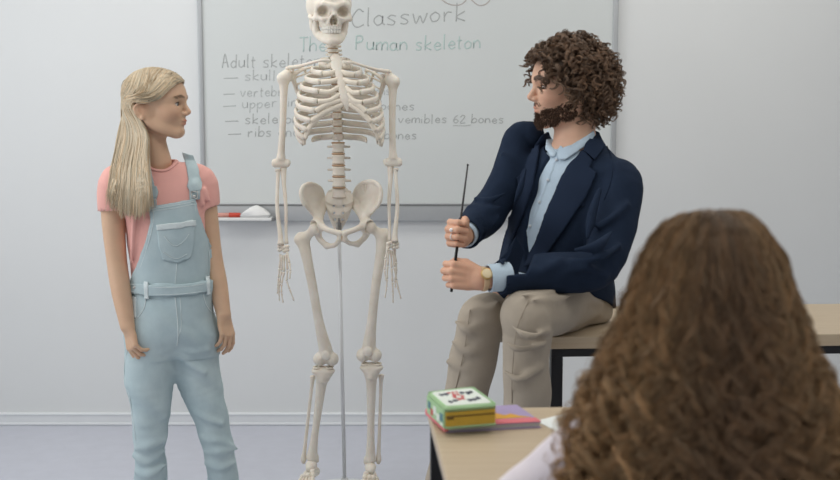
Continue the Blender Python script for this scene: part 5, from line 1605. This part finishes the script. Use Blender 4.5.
# ---- trousers
M0 = m_(420, 545, 0) - V(0, .55, 0); M1 = m_(630, 275, 0) + V(0, .40, 0)
ftr = Field(M0, M1, .0040)
ftr.loft([(m_(567, 321, .14), .140, .115, -.95), (m_(566, 308, .14), .150, .122, -.95), (m_(564, 292, .12), .150, .118, -.95), (m_(562, 276, .10), .144, .112, -.95)], e=2.2, cap=.04)
ftr.chain([LH + V(.01, .02, 0), LH * .6 + LKN * .4, LH * .22 + LKN * .78, LKN + V(0, 0, -.002), LKN * .88 + LAN * .12, LKN * .5 + LAN * .5, LAN], [.093, .088, .080, .0745, .0690, .0640, .062], n=30, k=.03)
ftr.chain([RH_ + V(.02, .0, 0), RH_ * .55 + RKN * .45, RH_ * .2 + RKN * .8, RKN, RKN * .86 + RAN * .14, RKN * .5 + RAN * .5, RAN], [.093, .085, .075, .0690, .0680, .0650, .060], n=30, k=.03)
# the seat flattens on the desk top and folds gather at the bent knee and groin
ftr.cut((0, 0, DZ + .003), (0, 0, -1), lo=[m_(551, 340, 0).x + .0, FD_F0.y - .1, .5], hi=[9, 9, .78])
mf = lambda *a: m_(*a)
folds(ftr, [((506, 322, -.40), (528, 336, -.425), (548, 332, -.36), .007), ((548, 330, -.30), (562, 318, -.20), (580, 310, -.10), .008), ((548, 322, -.30), (566, 304, -.18), (596, 300, -.04), .007), ((556, 326, -.24), (576, 318, -.1), (598, 312, .0), .006), ((562, 298, -.2), (580, 296, -.1), (600, 302, -.02), .006),
            ((522, 296, -.37), (545, 290, -.30), (570, 285, -.22), .006), ((505, 342, -.40), (520, 350, -.41), (546, 344, -.37), .005),
            ((534, 300, -.37), (556, 300, -.30), (580, 292, -.2), .005), ((505, 372, -.37), (520, 380, -.39), (542, 368, -.36), .005),
            ((456, 322, -.19), (470, 330, -.22), (492, 320, -.20), .006), ((452, 342, -.18), (470, 352, -.21), (496, 338, -.18), .006), ((448, 362, -.17), (468, 368, -.195), (490, 360, -.17), .005), ((500, 300, -.17), (488, 312, -.2), (470, 310, -.2), .006)], mf, k=.026, sink=.006)
ftr.wobble(.0028, .06, .06, .04, 21)
trs = mk('trousers', ftr.mesh(2), M_chino, man)
mk('trouser_seam', seam([(529, 300), (518, 325), (514, 350), (512, 380), (512, 403)], ftr, MY - .55, MY + .1, .0012, .0014), M_chino2, trs)
mk('trouser_seam', seam([(470, 310), (466, 340), (460, 370), (454, 395)], ftr, MY - .55, MY + .1, .0012, .0014), M_chino2, trs)
# ---- shoes
for A, u in ((LAN, V(-.25, -.95, 0)), (RAN, V(-.75, -.65, 0))):
    u = u.normalized(); c = A + V(0, 0, -.045)
    fs_ = Field(c - V(.25, .27, .09), c + V(.18, .18, .12), .005)
    fs_.chain([c - u * .045 + V(0, 0, -.005), c + u * .06 + V(0, 0, -.012), c + u * .17 + V(0, 0, -.026)], [.040, .042, .034], k=.01)
    fs_.chain([c, c + V(0, 0, .07)], .042, k=.03)
    fs_.cut(c + V(0, 0, -.046), V(u.x * -.08, u.y * -.08, -1))
    mk('shoe', fs_.mesh(1), M_leather, man)
# ---- shirt
fsh = Field(m_(490, 300, 0) - V(0, .35, 0), m_(640, 120, 0) + V(0, .3, 0), .0036)
SR_ = [(m_(564, 288, .10), .140, .110, -1.0), (m_(561, 258, .065), .148, .120, -.95), (m_(567, 220, .040), .162, .118, -.75), (m_(573, 188, .03), .148, .094, -.55), (m_(575, 166, .03), .135, .078, -.5), (m_(575, 152, .04), .078, .066, -.5)]
fsh.loft(SR_, e=2.2, cap=.02)
fsh.chain([MNB + MR @ V(.0, 0, -.03), MNB + MR @ V(.006, 0, .018)], [.074, .066], k=.02)
fsh.chain([MNB + MR @ V(.010, 0, -.03), MNB + MR @ V(.012, 0, .06)], [.0600, .0625], mode='sub', k=.003)
fsh.chain([m_(556, 150, -.10), m_(566, 142, -.05), m_(572, 132, .0)], [.012, .026, .045], mode='sub', k=.006)
fsh.wobble(.0022, .05, .05, .05, 4)
shirt = mk('shirt', fsh.mesh(1), M_shirt, man)
mk('shirt_collar', patch([(592, 131), (584, 137.5), (571, 145), (560, 149), (557.5, 153), (561, 160), (566, 160), (577, 152), (589, 142), (594, 135)], fsh, MY - .3, MY + .15, .006, .004, smooth=4, fit=2), M_shirt, shirt)
mk('shirt_collar', patch([(548, 133), (551.5, 141), (557, 149), (555.5, 157), (552, 157), (547, 149), (545.5, 140)], fsh, MY - .3, MY + .15, .006, .004, smooth=4, fit=2), M_shirt, shirt)
mk('placket', patch([(556, 154), (559.5, 155), (551, 178), (539.5, 208), (528, 238), (520, 262), (516, 262), (524.5, 236), (537, 205), (548, 176)], fsh, MY - .3, MY + .15, .0002, .0012, smooth=5), M_shirt, shirt)
M_button = mat('shirt_button', srgb(214, 220, 226), .4, .4)
for px, py in ((556.5, 160), (548, 180), (539.5, 202), (530, 226), (521.5, 247)):
    h = fsh.hit(CAM, [tuple(ray(px, py) / ray(px, py).y)], MY - .3, MY + .2)[0]
    mk('shirt_button', uvsphere(CAM + ray(px, py) / ray(px, py).y * (h - .005), (.0048, .0026, .0048), 12, 8), M_button, shirt)
# ---- jacket
fj = Field(m_(440, 330, 0) - V(0, .42, 0), m_(660, 105, 0) + V(0, .34, 0), .0038)
JR = [(m_(566, 312, .12), .168, .134, -.95), (m_(564, 292, .10), .168, .138, -.95), (m_(561, 258, .07), .168, .136, -.92), (m_(567, 220, .045), .174, .130, -.74), (m_(573, 190, .035), .176, .114, -.55), (m_(574, 167, .035), .156, .088, -.5), (m_(575, 148, .045), .100, .074, -.5), (m_(576, 140, .05), .070, .062, -.5)]
fj.loft(JR, e=2.2, cap=.02)
fj.cut(m_(578, 289, -.1), (-.38, -.2, -1))
def j_sleeve(pts, rad, cutp, n):
    fj.chain(pts, rad, n=22, k=.030, cuts=[(cutp, n)])
ud = (Wu - EU).normalized(); ld = (Wl - EL).normalized()
CU_END = EU + (Wu - EU) * .90; CL_END = EL + (Wl - EL) * .845
j_sleeve([ROOT_U + V(.03, 0, .014), ROOT_U, ROOT_U * .5 + EU * .5 + V(.014, 0, 0), EU, EU * .5 + Wu * .5, Wu], [.048, .0510, .0540, .0580, .0500, .0430], CU_END, ud)
j_sleeve([ROOT_L + V(-.03, .02, .014), ROOT_L, ROOT_L * .5 + EL * .5 + V(.014, 0, 0), EL, EL * .5 + Wl * .5, Wl], [.054, .0630, .0630, .0610, .0530, .0455], CL_END, ld)
folds(fj, [((612, 232, -.25), (598, 246, -.29), (576, 250, -.28), .009), ((620, 246, -.23), (600, 258, -.29), (574, 262, -.28), .008), ((606, 276, -.25), (586, 268, -.285), (566, 272, -.275), .007), ((560, 262, -.28), (540, 272, -.3), (524, 268, -.3), .005),
           ((600, 190, -.16), (592, 215, -.19), (588, 238, -.22), .010), ((628, 205, -.17), (612, 218, -.2), (600, 226, -.2), .006),
           ((475, 198, -.03), (490, 200, -.06), (508, 192, -.02), .008), ((470, 208, -.05), (486, 212, -.08), (504, 206, -.05), .008), ((500, 150, .06), (508, 165, .05), (510, 185, .04), .008), ((474, 222, -.09), (488, 226, -.1), (498, 218, -.07), .006),
           ((512, 210, -.04), (520, 190, -.06), (526, 170, -.05), .006), ((594, 286, -.2), (575, 280, -.22), (556, 284, -.2), .006)], mf, k=.026, sink=.005)
fj.cone(CL_END + ld * .02, CL_END - ld * .06, .041, .041, mode='sub', k=.003); fj.cone(CU_END + ud * .02, CU_END - ud * .05, .038, .038, mode='sub', k=.003)
# neck hole and the open front
fj.chain([MNB + MR @ V(.012, 0, -.035), MNB + MR @ V(.012, 0, .07)], [.0715, .082], mode='sub', k=.004)
OPEN = [(540, 120), (596, 120), (594, 134), (581, 150), (563, 182), (541, 237), (527, 275), (500, 275), (506, 258), (516, 233), (533, 187), (542, 148)]
def open_fn(X, Y, Z):
    w = Y * CT - (Z - CAMH) * ST
    px = 420 + FPX * X / w; py = 240 - FPX * (Y * ST + (Z - CAMH) * CT) / w
    px, py = np.broadcast_arrays(px, py)
    d = np.full(px.shape, 1e9, dtype=np.float32)
    for i in range(len(OPEN)):
        x0, y0 = OPEN[i]; x1, y1 = OPEN[(i + 1) % len(OPEN)]
        ex, ey = x1 - x0, y1 - y0
        t = np.clip(((px - x0) * ex + (py - y0) * ey) / (ex * ex + ey * ey), 0, 1)
        d = np.minimum(d, np.hypot(px - x0 - t * ex, py - y0 - t * ey))
    d = np.where(in_poly(px, py, OPEN), -d, d) * (MY / FPX)
    return np.maximum(d, (Y - (MY + .0)) + 0 * d)
fj.put(m_(498, 278, -.3), m_(600, 118, .05), open_fn, 0, 'sub')
fj.wobble(.0024, .06, .06, .045, 13)
jacket = mk('jacket', fj.mesh(2), M_navy, man)
class Deep(Two): pass
JS = Two(fj, fsh)
Jp = lambda nm, pl, lift=.004, th=.005, sm=4, m=M_navy2: mk(nm, patch(pl, JS, MY - .36, MY + .22, lift, th, smooth=sm, fit=3), m, jacket)
Jp('lapel', [(583, 151), (592, 161.5), (589.5, 168), (597, 173), (586, 197), (568, 224), (548, 253), (541, 259), (532, 264), (524, 266), (533, 246), (538.5, 237), (549, 206), (560, 182), (569, 166)], .007)
Jp('lapel', [(541, 145), (540, 153), (533.5, 187), (525.5, 212), (517, 233), (508.5, 260), (502, 262), (507, 232), (513, 205), (519, 186), (516, 178), (524, 171), (532, 152)], .007)
Jp('jacket_collar', [(591, 133), (598, 136), (605, 148), (594, 161), (583, 151)], .008)
Jp('jacket_collar', [(546, 132), (549, 138), (542, 147), (533, 152), (534, 145), (540, 136)], .008)
Jp('breast_pocket', [(563, 194.5), (585, 202), (584, 207), (562, 199.5)], .002, .003, 3)
mk('shoulder_seam', seam([(607, 146), (612, 160), (611, 180), (604, 200)], fj, MY - .36, MY + .2, .0015, .0016), M_navy2, jacket)
# right front edge of the open jacket, hanging loose in front of the lap
fl1 = [(516, 236, -.12), (507, 252, -.14), (497, 262, -.16), (486, 268, -.18), (483, 275, -.185), (492, 287, -.19), (504, 299, -.19), (510, 292, -.17), (517, 276, -.13), (524, 252, -.10)]
gv = []; c_ = sum((m_(*p) for p in fl1), V(0, 0, 0)) / len(fl1); n = len(fl1)
for off in (-.005, .005):
    for p in fl1: gv.append(m_(*p) + V(0, off, 0))
gv += [c_ + V(0, -.008, 0), c_ + V(0, .004, 0)]
gf = [(i, (i + 1) % n, 2 * n) for i in range(n)] + [((i + 1) % n + n, i + n, 2 * n + 1) for i in range(n)] + [((i + 1) % n, i, i + n, (i + 1) % n + n) for i in range(n)]
mk('jacket_front', ([tuple(p) for p in gv], gf), M_navy2, jacket, smooth=False)
# ---- shirt cuffs
for E_, W_, t0, t1, r in ((EL, Wl, .76, .955, .0385), (EU, Wu, .80, .985, .0355)):
    a, b = E_ + (W_ - E_) * t0, E_ + (W_ - E_) * t1; ax_ = (b - a).normalized()
    fc_ = Field(np.minimum(np.array(a), np.array(b)) - .06, np.maximum(np.array(a), np.array(b)) + .06, .0025)
    fc_.chain([a, b], [r * 1.03, r], cuts=[(b - ax_ * .004, ax_), (a, -ax_)])
    fc_.cone(b + ax_ * .02, b - ax_ * .03, r - .005, r - .005, mode='sub', k=.001)
    mk('shirt_cuff', fc_.mesh(1), M_shirt, shirt)
# ---- watch and ring
wc = EL + (Wl - EL) * .985
wa = ld
s1 = wa.cross(V(0, 0, 1)).normalized(); s2 = wa.cross(s1).normalized()
wt = bpy.data.objects.new('wristwatch', None); wt.empty_display_size = .02; COL.objects.link(wt); wt.parent = man; wt.location = wc - man.location
band = [wc + (s1 * math.cos(a) + s2 * math.sin(a)) * .0315 for a in np.linspace(0, 2 * pi, 33)]
mk('watch_strap', tube(band, .0080, 8, up=tuple(wa), flat=1.0, cap=False) if False else tube(band, .0028, 8, up=tuple(wa), flat=3.0, cap=False), M_strap, wt)
fd_ = (CAM - wc).normalized() * .85 + V(0, 0, .35); fd_ = (fd_ - wa * fd_.dot(wa)).normalized()
pc_ = wc + fd_ * .0335
Rw = frame(tuple(wa), tuple(fd_))
def disc_at(c, r, h, m, nm):
    v, f = lathe((0, 0, 0), [(r * .9, -h), (r, -h * .6), (r, h * .6), (r * .9, h)], 28)
    return mk(nm, (np.array([tuple(c + Rw @ Vector(p)) for p in v]), f), m, wt)
disc_at(pc_, .0165, .004, M_gold, 'watch_case'); disc_at(pc_ + fd_ * .0032, .0135, .0014, M_dial, 'watch_dial')
rp_, _ = tu[2]
mid = rp_[0] * .45 + rp_[1] * .55; axr = (rp_[1] - rp_[0]).normalized(); q1 = axr.orthogonal().normalized(); q2 = axr.cross(q1)
mk('finger_ring', tube([mid + (q1 * math.cos(a) + q2 * math.sin(a)) * .0100 for a in np.linspace(0, 2 * pi, 25)], .0018, 8, cap=False), M_silver, man)
hr = fu.hit(CAM, [tuple(ray(451.5, 230) / ray(451.5, 230).y)], MY - .45, MY)[0]
if not np.isnan(hr): mk('ring_stone', uvsphere(CAM + ray(451.5, 230) / ray(451.5, 230).y * (hr - .001), (.0055, .004, .0055), 12, 8), M_silver, man)
# ---- curly hair
rg = np.random.default_rng(9)
N_M = 12
HC = MK(-.018, 0, .040)
fcap = Field(np.array(MO) - .16, np.array(MO) + .16, .0035)
fcap.ell(MK(-.014, 0, .030), (.104, .084, .096), MR)
fcap.ell(MK(-.050, 0, -.030), (.062, .080, .072), MR, k=.02)
fcap.cut(MK(.070, 0, .045), MR @ V(1, 0, -.35)); fcap.cut(MK(.020, 0, -.01), MR @ V(.8, 0, -.75))
cv, cf = fcap.mesh(1)
nrm_pts = []
N = 900
while len(nrm_pts) < N:
    d = rg.normal(size=3); d /= np.linalg.norm(d)
    f_, l_, u_ = d
    p = np.array([f_ * .100 - .014, l_ * .080, u_ * .092 + .030])
    if u_ < -.93: continue
    if p[0] > .060 and p[2] < .066: continue          # face and forehead stay free
    if p[0] > .018 and p[2] < .022: continue
    if p[0] > -.012 and p[2] < -.022: continue
    if p[2] < -.02: p = p * np.array([1, .92, 1]) + np.array([-.012, 0, 0])
    nrm_pts.append((p, d))
K_ = 26
G_ = np.zeros((N, K_, 3)); tt = np.linspace(0, 1, K_)
for i, (p, d) in enumerate(nrm_pts):
    ln = rg.uniform(.056, .080) * (1.0 if p[0] > -.04 else 1.18)
    if p[0] > .02: ln *= .82
    out = np.array([d[0] * 1.0 + (-.25 if p[0] > 0 else -.05), d[1] * 1.0, d[2] * .9 + .05]) + rg.normal(0, .22, 3)
    out /= np.linalg.norm(out)
    grav = .55 + .35 * rg.random()
    path = p[None] + out[None] * (ln * (tt - .30 * tt ** 2))[:, None]
    path[:, 2] -= grav * ln * tt ** 2.0 * .62
    if p[0] > .03: path[:, 0] += .018 * tt
    G_[i] = np.array([tuple(MK(*q)) for q in path])
lk = locks(G_, N_M, np.interp(tt, [0, .3, 1], [.0035, .0042, .0028]), np.interp(tt, [0, .25, .6, 1], [.0015, .0060, .0078, .0066]), .030, rg, jit=.0006)
lk = pushout(lk, fh, np.full((len(lk), 1), .004), 3)
sv, sf = strands(lk, .00085 * np.interp(tt, [0, .7, 1], [1, .9, .35]))
gm = np.repeat(np.clip(rg.normal(1, .22, (N, 1)), .6, 1.6), N_M, 1).reshape(-1)
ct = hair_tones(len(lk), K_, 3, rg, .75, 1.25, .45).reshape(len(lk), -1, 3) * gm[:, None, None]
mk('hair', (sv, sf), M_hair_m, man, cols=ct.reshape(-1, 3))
mk('hair_base', (cv, cf), M_hair_m, man, cols=np.full((len(cv), 3), .60))
# ---- beard and moustache
P_ = hv[0]; O_ = np.array(MO); q = (P_ - O_) @ np.array(MR) / np.array(msc)
def zone(c, r): return (((q - np.array(c)) / np.array(r)) ** 2).sum(1) < 1
bz_ = np.zeros(len(q), bool)
for s in (1, -1):
    bz_ |= zone((.018, s * .056, -.078), (.036, .030, .026)); bz_ |= zone((.058, s * .036, -.090), (.036, .034, .027)); bz_ |= zone((-.004, s * .068, -.040), (.014, .024, .032))
    bz_ |= zone((.090, s * .015, -.0540), (.018, .019, .0065))
bz_ |= zone((.082, 0, -.100), (.030, .034, .0245))
bz_ &= ~zone((.093, 0, -.068), (.016, .021, .0085))
idx = np.where(bz_)[0]
idx = np.unique(idx); lipz = (q[idx][:, 2] > -.061) & (q[idx][:, 0] > .07); idx = idx[~lipz | (rg.random(len(idx)) < .60)]; idx = rg.choice(idx, size=6500)
g = np.stack([fh.sample(P_[idx] + np.eye(3)[i] * .004) - fh.sample(P_[idx] - np.eye(3)[i] * .004) for i in range(3)], 1)
g /= np.linalg.norm(g, axis=1)[:, None]
root_p = P_[idx] + rg.normal(0, .0012, (len(idx), 3)) - g * .001
Lb = rg.uniform(.005, .0095, (len(idx), 1)) * np.where((q[idx][:, 2:3] > -.061) & (q[idx][:, 0:1] > .07), .38, np.where(q[idx][:, 2:3] > -.06, .6, 1.0))
dn = np.array(MR @ V(.25, 0, -1))
drc = g * .75 + dn * .75 + rg.normal(0, .35, g.shape); drc /= np.linalg.norm(drc, axis=1)[:, None]
cu = rg.normal(0, .35, g.shape)
bt = np.linspace(0, 1, 6)
pth = root_p[:, None] + drc[:, None] * (Lb * bt[None])[..., None] + cu[:, None] * (Lb * bt[None] ** 2 * .5)[..., None]
sv, sf = strands(pth, .00085 * np.array([1, 1, .95, .85, .7, .4]))
mk('beard', (sv, sf), M_beard, man, cols=hair_tones(len(pth), 6, 3, rg, .7, 1.3, .2))
# ---- the pointer he holds
def on(px, py):
    """point on the stick's line at a pixel row"""
    a, b = Cl - sd_ * .3, Cu + sd_ * .5
    for _ in range(50):
        m = (a + b) / 2
        if px_of(m)[1] > py: a = m
        else: b = m
    return a
top, bot, mid_ = on(465, 165), on(452, 292), on(459, 250)
M_stick = mat('pointer_black', srgb(48, 46, 46), .35, .5); M_grip = mat('pointer_grip', srgb(24, 24, 26), .6, .3)
st_ = root('pointer_stick', 'thin black pointer stick held upright in both fists of the man', 'pointer', tuple(bot))
mk('rod', tube([mid_ - sd_ * .01, mid_ * .5 + top * .5, top], [.0034, .0030, .0022], 10), M_stick, st_)
mk('grip', tube([bot, bot + sd_ * .003, mid_ + sd_ * .004, mid_ + sd_ * .010], [.0030, .0040, .0040, .0032], 12), M_grip, st_)
mk('tip', uvsphere(top, .0032, 12, 8), M_grip, st_)
# ================================================================== the girl with long curls in the foreground, seen from behind
CY_ = 1.65
def c_(px, py, dy=0.0): return P(px, py, CY_ + dy)
M_skin_c = mat('skin_pupil', srgb(206, 168, 146), .5, .35, var=.03, vscale=30, sss=.1, tone=True)
M_knit = mat('top_pale_pink', srgb(232, 222, 226), .9, .1, var=.02, vscale=20, bump=.3, bscale=600, fine=(18, .5), sheen=.2)
M_skirt = mat('skirt_grey', srgb(120, 124, 134), .85, .1, bump=.2, bscale=600)
M_hair_c = hair_mat('hair_chestnut', srgb(124, 99, 76), .48, .35)
pup = root('person', 'girl with very long curly brown hair seen from behind, seated at the near desk', 'person', tuple(c_(704, 300))[:2] + (0,))
CO = c_(704, 300, .036)
CR = frame((-.20, 1, -.02))
csc = (.93, .92, .90)
CK = head_frame(CO, CR, csc)
CNB = c_(704, 400, .005)
fc0 = Field(c_(690, 480) - V(.42, .2, .12), c_(710, 216) + V(.42, .26, .03), .0042)
head(fc0, CK, CR, csc, CNB, .046)
zc = lambda py: c_(704, py).z
fc0.loft([(V(CO.x, CY_ + .03, .50), .13, .09, 0), (V(CO.x, CY_ + .02, .70), .125, .085, 0), (V(CO.x, CY_ + .01, zc(455)), .130, .075, 0), (V(CO.x, CY_ + .005, zc(420)), .085, .05, 0)], k=.03)
SL, SRt = c_(605, 438, .0), c_(802, 444, .0)
ELB, ERB = c_(510, 512, .10), c_(868, 520, .10)
WL_, WR_ = c_(612, 466, .30), c_(770, 466, .30)
for a, b, c in ((SL, ELB, WL_), (SRt, ERB, WR_)):
    fc0.chain([a, a * .5 + b * .5, b, b * .5 + c * .5, c], [.040, .036, .031, .029, .022], n=12, k=.02)
cv0, cf0 = fc0.mesh(1)
# lower body, seated: thighs under the desk, feet on the floor
fl2 = Field(V(CO.x - .24, CY_ - .2, 0.02), V(CO.x + .24, CY_ + .62, .62), .008)
fl2.loft([(V(CO.x, CY_ + .02, .40), .14, .12, 0), (V(CO.x, CY_ + .02, .52), .13, .10, 0), (V(CO.x, CY_ + .02, .60), .12, .08, 0)], k=.02)
feet = []
for s in (1, -1):
    h, k_, a = V(CO.x + s * .08, CY_ + .02, .46), V(CO.x + s * .09, CY_ + .42, .47), V(CO.x + s * .09, CY_ + .42, .08)
    fl2.chain([h, k_, k_ * .5 + a * .5, a], [.075, .055, .045, .032], k=.02, n=10); feet.append(a)
v2 = merge_np((cv0, cf0), fl2.mesh(1))
mk('body', v2, M_skin_c, pup, cols=np.ones((len(v2[0]), 3)))
hands_ = []
for w_, s in ((WL_, -1), (WR_, 1)):
    fh_ = Field(np.array(w_) - .13, np.array(w_) + .13, .0035)
    hand(fh_, w_, V(-s * .8, .5, -.05), V(0, .1, -1), .85, side=-s)
    hands_.append(fh_.mesh(1))
hm = merge_np(*hands_)
# eyes and brows on the far side
eyes(pup, CK, CR, csc, (srgb(80, 60, 45), 'hazel'), (1, 0, 0))
# ---- clothes
fk = Field(c_(690, 480) - V(.44, .22, .36), c_(710, 395) + V(.44, .42, .04), .0048)
fk.loft([(V(CO.x, CY_ + .03, .44), .150, .115, 0), (V(CO.x, CY_ + .02, .70), .140, .100, 0), (V(CO.x, CY_ + .01, zc(456)), .148, .090, 0), (V(CO.x, CY_ + .005, zc(424)), .100, .064, 0), (V(CO.x, CY_ + .005, zc(410)), .060, .054, 0)], cap=.015)
for a, b, c in ((SL, ELB, WL_), (SRt, ERB, WR_)):
    fk.chain([a, a * .5 + b * .5, b, b * .5 + c * .5, c], [.052, .0500, .0460, .0400, .033], n=16, k=.03)
fk.chain([CNB + V(0, 0, -.02), CNB + V(0, 0, .06)], .054, mode='sub', k=.005)
folds(fk, [((590, 440, -.03), (565, 450, .0), (548, 462, .03), .006), ((560, 466, -.01), (540, 474, .03), (522, 492, .05), .006)], lambda *a: c_(*a), k=.014)
fk.wobble(.0025, .05, .05, .04, 31)
mk('knit_top', fk.mesh(2), M_knit, pup)
mk('hand', hm, M_skin_c, pup, cols=np.ones((len(hm[0]), 3))) if False else None
fk2 = Field(V(CO.x - .28, CY_ - .22, .1), V(CO.x + .28, CY_ + .6, .60), .008)
fk2.loft([(V(CO.x, CY_ + .02, .39), .165, .145, 0), (V(CO.x, CY_ + .02, .50), .150, .120, 0), (V(CO.x, CY_ + .02, .56), .140, .105, 0)], k=.02)
for s in (1, -1):
    h, k_, a = V(CO.x + s * .08, CY_ + .02, .46), V(CO.x + s * .09, CY_ + .42, .47), V(CO.x + s * .09, CY_ + .42, .14)
    fk2.chain([h, k_, k_ * .5 + a * .5, a], [.095, .072, .062, .055], k=.02, n=10)
mk('trousers', fk2.mesh(1), M_skirt, pup)
for a in feet:
    fs_ = Field(V(a.x - .07, a.y - .12, -.01), V(a.x + .07, a.y + .24, .16), .006)
    fs_.chain([V(a.x, a.y - .04, .042), V(a.x, a.y + .06, .042), V(a.x, a.y + .15, .034)], [.038, .042, .034], k=.01); fs_.chain([V(a.x, a.y, .06), V(a.x, a.y, .12)], .040, k=.02)
    fs_.cut((0, 0, .002), (0, 0, -1))
    mk('shoe', fs_.mesh(1), M_shoe, pup)
# ---- hair: an envelope of half-widths by height, filled with coiling locks
PXM = CY_ / FPX
ENV = [(210, 4, .010), (212.5, 22, .032), (217, 37, .052), (226, 50, .072), (240, 60, .090), (255, 69, .103), (270, 75, .111), (290, 81, .116), (305, 85, .118), (330, 92, .120), (352, 102, .124), (380, 115, .130), (404, 128, .136), (430, 138, .140), (457, 146, .142), (500, 152, .142), (570, 156, .140)]
EZ = np.array([c_(704, e[0], 0).z for e in ENV])[::-1]; EW = np.array([e[1] * PXM for e in ENV])[::-1]; ED = np.array([e[2] for e in ENV])[::-1]
def env(z): return np.interp(z, EZ, EW), np.interp(z, EZ, ED)
rg = np.random.default_rng(21)
def curl_guides(N, K, lay_lo, lay_hi):
    G_ = np.zeros((N, K, 3)); L_ = np.zeros(N)
    ztop = EZ[-1]
    for i in range(N):
        ph = rg.normal(0, 1.0) * 1.05
        while abs(ph) > 2.25: ph = rg.normal(0, 1.0) * 1.05
        lay = rg.uniform(lay_lo, lay_hi)
        r0 = c_(704, 212 + 76 * rg.random() ** 1.5, 0).z
        zend = c_(704, rg.uniform(470, 570), 0).z
        if rg.random() < .12: zend = c_(704, rg.uniform(420, 480), 0).z
        t = np.linspace(0, 1, K)
        z = r0 + (zend - r0) * (t ** 1.12)
        W, D = env(z)
        l = .93 + (lay - .93) * np.clip(t * 2.2, 0, 1)
        drift = np.cumsum(rg.normal(0, .020, K)) * .6
        sw = .05 * np.sin(t * rg.uniform(3, 7) + rg.uniform(0, 6.28))
        p = ph * (.92 + .08 * t) + (drift + sw) * np.clip(t * 1.5, 0, 1)
        x = CO.x + W * l * np.sin(p); y = CY_ - D * l * np.cos(p)
        front = np.abs(p) > 1.7
        G_[i] = np.stack([x, y, z], 1); L_[i] = lay
    return G_, L_
Kc = 60
tt = np.linspace(0, 1, Kc)
def grow(N, M, lo, hi, amp, spread, wave, r, tone):
    G_, L_ = curl_guides(N, Kc, lo, hi)
    lk = locks(G_, M, spread * np.interp(tt, [0, .2, .6, 1], [.8, 1, .85, .45]), amp * np.interp(tt, [0, .12, .4, .75, 1], [.03, .14, .55, 1.0, 1.0]), wave, rg, jit=.0007)
    sv, sf = strands(lk, r * np.interp(tt, [0, .8, 1], [1, .9, .4]))
    gm = np.repeat(np.clip(rg.normal(tone, .22, (N, 1)) , .55, 1.6), M, 1).reshape(-1)
    side = np.repeat(np.clip(np.abs(G_[:, Kc * 2 // 3, 0] - CO.x) / .14, 0, 1), M)
    ct = hair_tones(len(lk), Kc, 3, rg, .78, 1.22, .35).reshape(len(lk), -1, 3) * (gm * (.86 + .72 * side))[:, None, None]  # highlight painted into the strand colour: locks towards the sides lighter and warmer
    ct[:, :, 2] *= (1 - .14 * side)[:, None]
    return sv, sf, ct.reshape(-1, 3)
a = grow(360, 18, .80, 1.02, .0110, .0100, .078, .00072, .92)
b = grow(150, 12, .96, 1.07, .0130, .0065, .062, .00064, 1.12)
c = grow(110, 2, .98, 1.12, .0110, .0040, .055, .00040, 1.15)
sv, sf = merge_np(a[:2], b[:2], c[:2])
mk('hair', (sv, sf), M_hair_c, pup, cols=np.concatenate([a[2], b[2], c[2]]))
fb2 = Field(c_(704, 560) - V(.26, .2, .02), c_(704, 208) + V(.26, .2, .02), .006)
fb2.loft([(V(CO.x, CY_ + .02, z), w * .80, d * .80, 0) for z, w, d in zip(EZ, EW, ED)][::1])
# open in front, where the face is
fb2.ell(CK(.11, 0, -.03), (.09, .062, .10), CR, mode='sub', k=.01)
fb2.put(np.array(CNB) + np.array([-.2, .02, -.4]), np.array(CNB) + np.array([.2, .3, .02]), box_fn(arr(CNB + V(0, .16, -.2)), (.12, .13, .26), None), 0, 'sub')
bv2, bf2 = fb2.mesh(1)
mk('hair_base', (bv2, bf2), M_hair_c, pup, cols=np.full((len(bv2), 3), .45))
# ================================================================== light and camera
def area(name, loc, rot, sx, sy, power, col):
    l = bpy.data.lights.new(name, 'AREA'); l.shape = 'RECTANGLE'; l.size = sx; l.size_y = sy
    l.energy = power; l.color = col
    o = bpy.data.objects.new(name, l); COL.objects.link(o); o.location = loc; o.rotation_euler = rot
    return o
for (a, b), pw in zip(WIN, (12, 45)):
    area('window_daylight', (X0 + .02, (a + b) / 2, (WZ0 + WZ1) / 2), (0, -pi / 2, 0), WZ1 - WZ0 - .1, b - a - .1, pw, (0.95, 0.975, 1.0))
for x, y, pw in ((-.9, .4, 5), (1.2, .4, 4), (-.9, 2.4, 17), (1.2, 2.4, 15), (-.9, 4.0, 17), (1.2, 4.0, 18)):
    area('ceiling_panel_light', (x, y, H - .03), (0, 0, 0), 1.2, .6, pw, (1, .985, .95) if x < 0 else (1, .98, .92))
w = bpy.data.worlds.new('world'); SC.world = w; w.use_nodes = True
bg = w.node_tree.nodes['Background']; bg.inputs[0].default_value = (.97, .98, 1, 1); bg.inputs[1].default_value = .50
cam = bpy.data.cameras.new('camera'); co = bpy.data.objects.new('camera', cam); COL.objects.link(co)
cam.sensor_width = 36; cam.lens = 36 * FPX / 840
co.location = CAM; co.rotation_euler = (pi / 2 - TILT, 0, 0)
cam.dof.use_dof = True; cam.dof.focus_distance = 3.85; cam.dof.aperture_fstop = 3.7
cam.clip_start = .05
SC.camera = co
vs = SC.view_settings
vs.view_transform = 'Standard'; vs.look = 'None'; vs.gamma = 1; vs.use_curve_mapping = False; vs.exposure = -0.6
